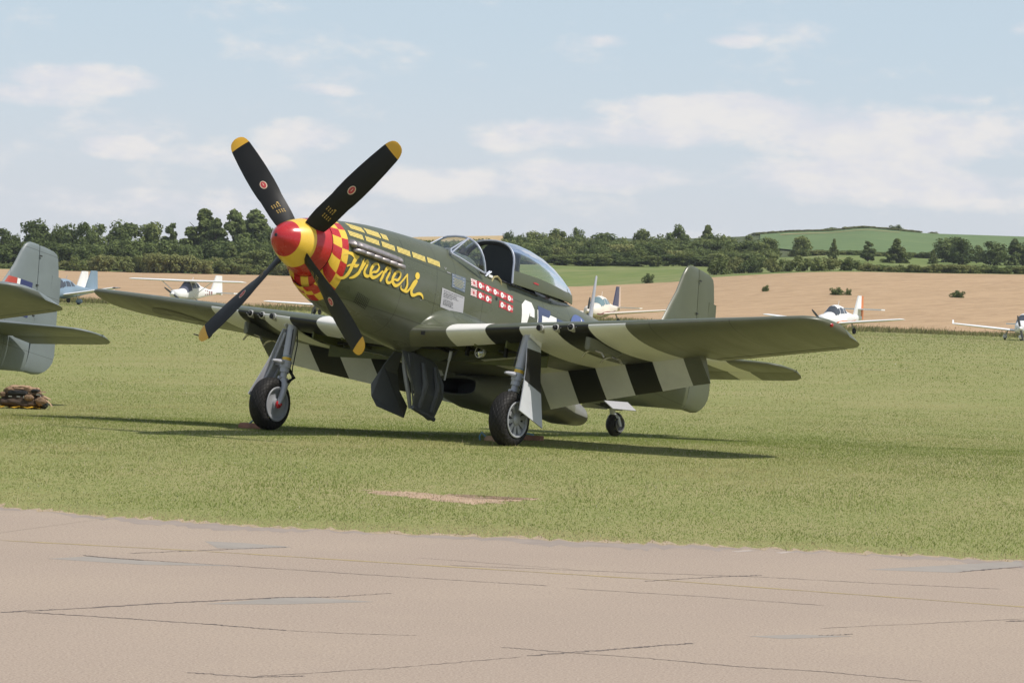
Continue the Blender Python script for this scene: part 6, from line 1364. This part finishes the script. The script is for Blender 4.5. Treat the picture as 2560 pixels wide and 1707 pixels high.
pc = at(614, 689, 441); pc.z = gp((pc-CAM).dot(RH), 441).z-.15
CARR = empty('parked_car', pc, 'dark car parked in the bushes beyond the wheat left of the spinner', 'car', None, (0, 0, math.atan2(RH.y, RH.x)+.5))
b = MB(); b.loft([[(x, -.85, .25), (x, -.85, z1), (x, -.70 if z2 > z1+.1 else -.84, z2), (x, .70 if z2 > z1+.1 else .84, z2), (x, .85, z1), (x, .85, .25)] for x, z1, z2 in ((-2.1, .6, .62), (-2.0, .85, .9), (-1.5, .92, 1.05), (-1.0, .92, 1.42), (.2, .92, 1.45), (.9, .90, 1.0), (1.9, .78, .8), (2.1, .55, .56))], False, (True, True)); b.build('car_body', 'cover_blue', CARR, 40)
b = MB(); b.plate([(-1.0, -.81, .97), (-1.0, -.74, 1.36), (.15, -.74, 1.38), (.75, -.81, .97)], (0, .02, 0)); b.plate([(-1.0, .81, .97), (-1.0, .74, 1.36), (.15, .74, 1.38), (.75, .81, .97)], (0, .02, 0)); b.build('car_window', 'ga_tinted', CARR)
for x in (-1.3, 1.35):
    for y in (-.8, .8): b = MB(); b.lathe((x, y-.09, .31), (0, 1, 0), [(0, .15), (0, .28), (.04, .31), (.14, .31), (.18, .28), (.18, .15)], 16, cap=True); b.build('wheel', 'tyre_plain', CARR)
# tail flash on the grey fighter
def fin_y(x, z):
    zz = [.26, .40, .50, .62, .78, 1.05, 1.30, 1.55]; x0 = float(np.interp(z, zz, [7.55, 7.75, 8.16, 8.36, 8.49, 8.645, 8.80, 8.905])); x1 = float(np.interp(z, zz, [9.46, 9.445, 9.435, 9.425, 9.41, 9.375, 9.345, 9.315])); t = float(np.interp(z, zz, [.07, .075, .075, .075, .07, .062, .055, .048]))
    return t*float(np.interp((x-x0)/(x1-x0), [0, .03, .1, .25, .45, .75, 1], [0, .35, .65, .93, 1, .8, .55]))
for nm, x0, x1, m_ in (('fin_flash', 8.55, 8.885, 'raf_red'), ('fin_flash', 8.885, 8.952, 'white'), ('fin_flash', 8.952, 9.252, 'raf_blue')):
    b = FMB()
    for sg in (1, -1):
        rows = []
        for j in range(6):
            z = .555+.555*j/5; xa = max(x0, float(np.interp(z, [.26, .62, .78, 1.05, 1.3], [7.6, 8.39, 8.52, 8.675, 8.83]))); rows.append([(xa+(x1-xa)*i/6, sg*(fin_y(xa+(x1-xa)*i/6, z)+.004), z) for i in range(7)])
        b.loft(rows, False)
    b.build(nm, m_, GREYP, None)

# ------------------------------------------------------------------ summer air
hb = MB(); q0 = P(-700, -170); 
V = [P(s_, d_, z_) for z_ in (-1.2, 46.0) for s_, d_ in ((-700, -150), (700, -150), (700, 1700), (-700, 1700))]
HZ = obj('haze', V, [(0, 3, 2, 1), (4, 5, 6, 7), (0, 1, 5, 4), (1, 2, 6, 5), (2, 3, 7, 6), (3, 0, 4, 7)], [], ang=None); HZ['kind'] = 'stuff'
hm = bpy.data.materials.new('haze_air'); hm.use_nodes = True; nt = hm.node_tree; nt.nodes.clear(); o_ = node(nt, 'ShaderNodeOutputMaterial'); v_ = node(nt, 'ShaderNodeVolumePrincipled')
v_.inputs['Color'].default_value = (.86, .93, 1, 1); v_.inputs['Density'].default_value = 1.0e-4; v_.inputs['Anisotropy'].default_value = 0.0
nt.links.new(v_.outputs[0], o_.inputs['Volume']); HZ.data.materials.append(hm)
